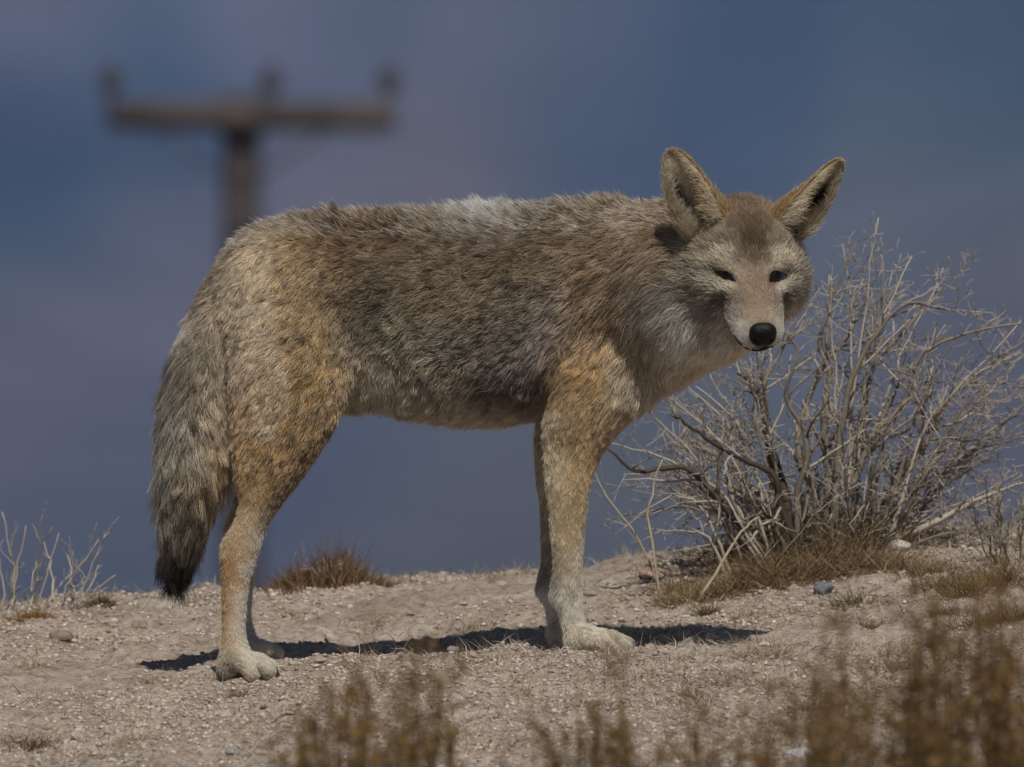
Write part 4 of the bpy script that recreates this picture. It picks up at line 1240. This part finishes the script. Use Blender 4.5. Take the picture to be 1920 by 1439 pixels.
def stem_plant(px_, Y, stems, label, name, colr, dens, level=1, r0=.0026, group=None):
    x = P(px_, 0, Y).x
    root = empty(name, (x, Y, float(ground_z(np.array([x]), np.array([Y]))[0])))
    tag(root, label, 'shrub', group)
    for (a, ta, tb) in stems:
        y0 = Y + rr.normal(0, .05)
        p0 = np.array(P(a, 0, y0)); p0[2] = float(ground_z(np.array([p0[0]]), np.array([y0]))[0]) - .012
        p1 = np.array(P(ta, tb, y0 + rr.normal(0, .04)))
        mid = (p0 + p1) / 2 + np.array([rr.normal(0, .008), 0, 0])
        tt, v = catmull(np.concatenate([np.arange(3)[:, None], np.stack([p0, mid, p1])], 1), 4)
        v[1:] += rr.normal(0, .0016, v[1:].shape)
        mb = MB(); branch(mb, v, r0 * rr.uniform(.7, 1.2), .0007, np.array(colr) * rr.uniform(.7, 1.15), rr, level, dens, .5, 5, .55)
        mb.build('stem', m_twig, root)
    return root
stem_plant(95, 1.10, [(25, 5, 960), (20, 50, 985), (55, 70, 1050), (60, 78, 955), (75, 130, 1090), (90, 85, 1020), (100, 140, 1070), (110, 185, 1010), (120, 160, 1080), (135, 125, 1040), (140, 200, 1000), (150, 215, 1080), (40, 25, 1060), (10, -5, 1020), (5, 30, 1070), (85, 60, 1100), (160, 190, 1060), (70, 110, 1000)],
           'clump of pale bare stems rising from the crest behind the tail of the coyote', 'dry_stem_clump', PALE, 26, 2, .0017)
stem_plant(1890, .75, [(1850 + 6 * i, 1835 + 10 * i + rr.normal(0, 25), 930 + rr.uniform(-30, 60)) for i in range(16)],
           'hazy grey twiggy bush growing to the side of the big shrub', 'twiggy_bush', GREY, 70, 2, .0018)
stem_plant(1740, 1.25, [(1690 + 9 * i, 1690 + 11 * i + rr.normal(0, 25), 985 + rr.uniform(-20, 30)) for i in range(12)],
           'low grey twiggy bush on the skyline behind the big shrub', 'twiggy_bush', GREY, 60, 2, .0018)

# low dark brown plant along the skyline under the belly
low = empty('low_shrub', (P(620, 0, 1.25).x, 1.25, float(hill(np.array([P(620, 0, 1.25).x]), np.array([1.25]))[0])))
tag(low, 'low dense dark brown shrub on the skyline below the belly of the coyote', 'shrub')
n = 2600
u = RNG.uniform(-1, 1, n); bx_ = P(615, 0, 1.25).x + u * .092 + RNG.normal(0, .006, n); by_ = 1.25 + RNG.normal(0, .05, n)
hh = (.050 + .012 * np.sin(u * 9) + .014 * np.sin(u * 4 + 1)) * np.sqrt(np.clip(1.02 - u ** 2, .08, 1))
dr = np.stack([u * .4 + RNG.normal(0, .5, n), RNG.normal(0, .5, n), np.ones(n)], 1)
c = np.array(BROWN)[RNG.choice(3, n)] * RNG.uniform(.6, 1.3, (n, 1))
blade_mass('crown', np.stack([bx_, by_, ground_z(bx_, by_) - .004], 1), dr, hh * RNG.uniform(.4, 1.1, n), np.full(n, .0014), c, m_straw, low, .5)
for (a, ta, tb) in [(540, 545, 1050), (555, 562, 1030), (565, 570, 1062), (650, 655, 1060), (690, 700, 1065), (770, 775, 1068)]:
    p0 = np.array(P(a, 0, 1.23)); p0[2] = float(ground_z(np.array([p0[0]]), np.array([1.23]))[0]); p1 = np.array(P(ta, tb, 1.23))
    mb = MB(); branch(mb, wander(p0, p1, 6, .003, rr), .0014, .0006, (.20, .13, .09), rr, 1, 90, .6, 4, .6); mb.build('stalk', m_twig, low)
p0 = np.array(P(602, 0, 1.21)); p0[2] = float(ground_z(np.array([p0[0]]), np.array([1.21]))[0]); p1 = np.array(P(598, 1050, 1.21))
seed = empty('seed_plume', Vector(p0)); tag(seed, 'pale feathery seed plume curling above the low brown shrub', 'plant')
for k in range(5):
    q = [p0 + (p1 - p0) * t + np.array([.014 * math.sin(1.5 * t + .3) * (k - 1) * t, .004 * k * t, -.022 * max(0, t - .75) * 3]) for t in np.linspace(0, 1, 8)]
    mb = MB(); branch(mb, np.array(q), .0009, .0004, (.42, .38, .33), rr, 1, 260, .2, 4, .8); mb.build('stalk', m_twig, seed)

# ---------------------------------------------------------------- creosote bushes on the slope nearer the lens (far out of focus)
m_leaf, nt, b = new_mat('creosote_leaf', .6, .3)
at = nd(nt, 'ShaderNodeAttribute', attribute_name='tint')
nt.links.new(at.outputs['Color'], b.inputs['Base Color'])
def creosote(cx, Y, blobs, label, seed_):
    r_ = np.random.default_rng(seed_)
    x0 = P(cx, 0, Y).x; z0 = float(hill(np.array([x0]), np.array([Y]))[0])
    root = empty('creosote_bush', (x0, Y, z0))
    tag(root, label, 'bush', 'creosote bushes on the near slope')
    for (bx_, by_, br, dn) in blobs:
        ns = int(5 + br / 5.6 * dn)
        tips = np.array([P(bx_ + r_.normal(0, br * 1.15), by_ - 14 + r_.normal(0, br * .95), Y + r_.normal(0, .16)) for _ in range(ns)])
        for t in tips:
            p0 = np.array([x0 + (t[0] - x0) * .75 + r_.normal(0, .03), Y + r_.normal(0, .06), 0.0])
            p0[2] = float(hill(p0[0:1], p0[1:2])[0]) - .02
            mid = p0 * .5 + t * .5 + r_.normal(0, .012, 3)
            tt, v = catmull(np.concatenate([np.arange(3)[:, None], np.stack([p0, mid, t])], 1), 6)
            mb = MB(); mb.tube(v, np.linspace(.0028, .0006, len(v)), 4, np.array((.12, .075, .035)) * r_.uniform(.8, 1.3))
            side_t = []
            for q in range(7):                    # feathery side twigs
                u_ = r_.uniform(.55, 1.0) * (len(v) - 1.01); i_ = int(u_)
                s0 = v[i_] + (v[i_ + 1] - v[i_]) * (u_ - i_)
                d_ = np.array([r_.normal(0, .7), r_.normal(0, .7), r_.uniform(.4, 1.2)]); d_ /= np.linalg.norm(d_)
                s1 = s0 + d_ * r_.uniform(.015, .040)
                mb.tube([s0, (s0 + s1) / 2 + r_.normal(0, .002, 3), s1], [.0008, .0006, .0004], 3, (.15, .095, .04)); side_t.append((s0, s1))
            st_ = mb.build('stem', m_twig, root)
            n = 170
            e0 = np.array([q[0] for q in side_t]); e1 = np.array([q[1] for q in side_t]); ii = r_.integers(0, len(side_t), n); u = r_.random(n)[:, None]
            pc_ = e0[ii] * (1 - u) + e1[ii] * u + r_.normal(0, .0022, (n, 3))
            a_ = r_.normal(size=(n, 3)); a_[:, 2] += .8; a_ /= np.linalg.norm(a_, axis=1)[:, None]
            b2 = np.cross(a_, r_.normal(size=(n, 3))); b2 /= np.linalg.norm(b2, axis=1)[:, None]
            l_ = r_.uniform(.0018, .0042, n)[:, None]
            vv = np.stack([pc_ - a_ * l_, pc_ + b2 * l_ * .4, pc_ + a_ * l_, pc_ - b2 * l_ * .4], 1).reshape(-1, 3)
            ff = np.arange(n * 4).reshape(n, 4)
            cc = np.array([(.22, .125, .036), (.15, .088, .026), (.28, .165, .052), (.10, .06, .022), (.14, .095, .028)])[r_.choice(5, n)] * r_.uniform(.7, 1.25, (n, 1))
            mesh_np('leaves', vv, ff, m_leaf, st_, False, {'tint': np.repeat(cc, 4, 0)})['kind'] = 'stuff'
    return root
creosote(1830, -4.9, [(1812, 1110, 34, .8), (1905, 1080, 36, .8), (1780, 1220, 44, .8), (1896, 1265, 56, 1.0), (1780, 1325, 60, 1.0), (1873, 1410, 75, 1.2), (1720, 1410, 60, 1.0), (1680, 1330, 40, .7), (1711, 1150, 34, .5), (1640, 1400, 46, .6), (1840, 1180, 40, .5), (1880, 1150, 40, .6), (1760, 1280, 44, .5), (1900, 1340, 60, .8)],
         'blurred rust gold bush rising past the big shrub, largest of the blurred bushes', 51)
creosote(1550, -5.2, [(1557, 1308, 42, .8), (1526, 1370, 50, .9), (1584, 1195, 36, .4), (1580, 1420, 46, .8), (1480, 1420, 40, .6), (1440, 1340, 34, .4), (1620, 1290, 36, .5)],
         'blurred rust gold bush rising over the white chalky rock', 52)
creosote(1140, -4.5, [(1318, 1345, 24, .6), (1125, 1375, 34, .8), (1175, 1400, 34, .8), (1090, 1420, 34, .7), (1145, 1265, 26, .3), (980, 1410, 44, .5), (1040, 1370, 30, .4), (1250, 1410, 40, .5), (1330, 1420, 44, .5)],
         'blurred thin rust gold bush rising below the front paws of the coyote', 53)
creosote(690, -4.7, [(700, 1268, 40, .8), (772, 1290, 42, .8), (655, 1312, 36, .7), (735, 1370, 48, .8), (540, 1405, 42, .8), (800, 1235, 30, .5), (640, 1410, 50, .5), (860, 1400, 44, .4), (690, 1420, 60, .6), (600, 1340, 36, .4)],
         'blurred rust gold bush rising between the hind and front paws of the coyote', 54)

# ---------------------------------------------------------------- utility pole far down the slope behind
PY = 120.0
pp = P(452, 0, PY); pg = float(hill(np.array([pp.x]), np.array([PY]))[0])
pole = empty('utility_pole', (pp.x, PY, pg)); tag(pole, 'weathered wooden utility pole with one crossarm far behind the coyote', 'utility pole')
m_pole = tint_mat('weathered_pole_wood', (.055, .046, .046), .4, 5, .9, .1, 40)
m_arm = tint_mat('crossarm_wood', (.075, .063, .060), .7, 2.2, .9, .1, 40)
m_ins = tint_mat('insulator_glaze', (.045, .04, .045), .2, 20, .3, .5)
k = S * (D + PY) / D
ztop = P(0, 178, PY).z; zarm = P(0, 219, PY).z
mb = MB(); zz = np.linspace(pg - .5, ztop, 14)
mb.tube(np.stack([np.full(14, pp.x), np.full(14, PY), zz], 1), np.linspace(.175, .165, 14), 18, (1, 1, 1)); mb.build('post', m_pole, pole)
def boxmesh(name, c, h, mat, par, rotz=0.0):
    bm = bmesh.new(); bmesh.ops.create_cube(bm, size=1)
    bmesh.ops.bevel(bm, geom=bm.edges[:], offset=.06, segments=2, affect='EDGES')
    v = np.array([q.co[:] for q in bm.verts]) * np.array(h) * 2; f3 = []
    for q in bm.faces:
        w = [x.index for x in q.verts]
        f3 += [[w[0], w[i], w[i + 1]] for i in range(1, len(w) - 1)]
    bm.free()
    ct, st2 = math.cos(rotz), math.sin(rotz)
    v = np.stack([v[:, 0] * ct - v[:, 2] * st2, v[:, 1], v[:, 0] * st2 + v[:, 2] * ct], 1)
    return mesh_np(name, v + np.array(c), np.array(f3), mat, par, False, {'tint': np.ones((len(v), 3))})
xa, xb = P(200, 0, PY).x, P(742, 0, PY).x
boxmesh('crossarm', ((xa + xb) / 2, PY - .22, zarm), ((xb - xa) / 2, .07, .125), m_arm, pole, -.006)
for s_ in (-1, 1):
    mb = MB(); mb.tube([(pp.x + s_ * .75, PY - .22, zarm - .09), (pp.x + s_ * .08, PY - .17, zarm - .55)], .018, 6); mb.build('brace', m_ins, pole)
for a in (208, 508, 730):
    x = P(a, 0, PY).x; z0 = zarm + .125
    prof_ = [(.02, 0), (.02, .07), (.075, .08), (.085, .11), (.06, .135), (.07, .15), (.075, .175), (.05, .20), (.055, .215), (.045, .25), (.0, .262)]
    mb = MB(); mb.tube([(x, PY - .22, z0 + q[1] * 1.15) for q in prof_], [max(q[0] * 1.35, .002) for q in prof_], 14); mb.build('insulator', m_ins, pole)
print('plants', round(time.time() - T0, 1), 's')
# ---------------------------------------------------------------- air
bm = bmesh.new()
bmesh.ops.create_cube(bm, size=1.0)
hx0, hx1, hy0, hy1, hz0, hz1 = -9300, 9300, -3500, 9900, -90, 640
for v_ in bm.verts:
    v_.co = ((hx0 + hx1) / 2 + v_.co.x * (hx1 - hx0), (hy0 + hy1) / 2 + v_.co.y * (hy1 - hy0), (hz0 + hz1) / 2 + v_.co.z * (hz1 - hz0))
me = bpy.data.meshes.new('haze'); bm.to_mesh(me); bm.free()
m_haze = bpy.data.materials.new('haze_air'); m_haze.use_nodes = True
nt = m_haze.node_tree; nt.nodes.clear()
out = nd(nt, 'ShaderNodeOutputMaterial'); pvn = nd(nt, 'ShaderNodeVolumePrincipled')
pvn.inputs['Color'].default_value = (0.36, 0.52, 0.84, 1)
pvn.inputs['Density'].default_value = 0.00011
pvn.inputs['Anisotropy'].default_value = 0.0
nt.links.new(pvn.outputs[0], out.inputs['Volume'])
me.materials.append(m_haze)
haze = bpy.data.objects.new('haze', me); COL.objects.link(haze)
haze['kind'] = 'stuff'
tag(haze, 'thin blue haze lying over the valley', 'haze')
print('done', round(time.time() - T0, 1), 's')
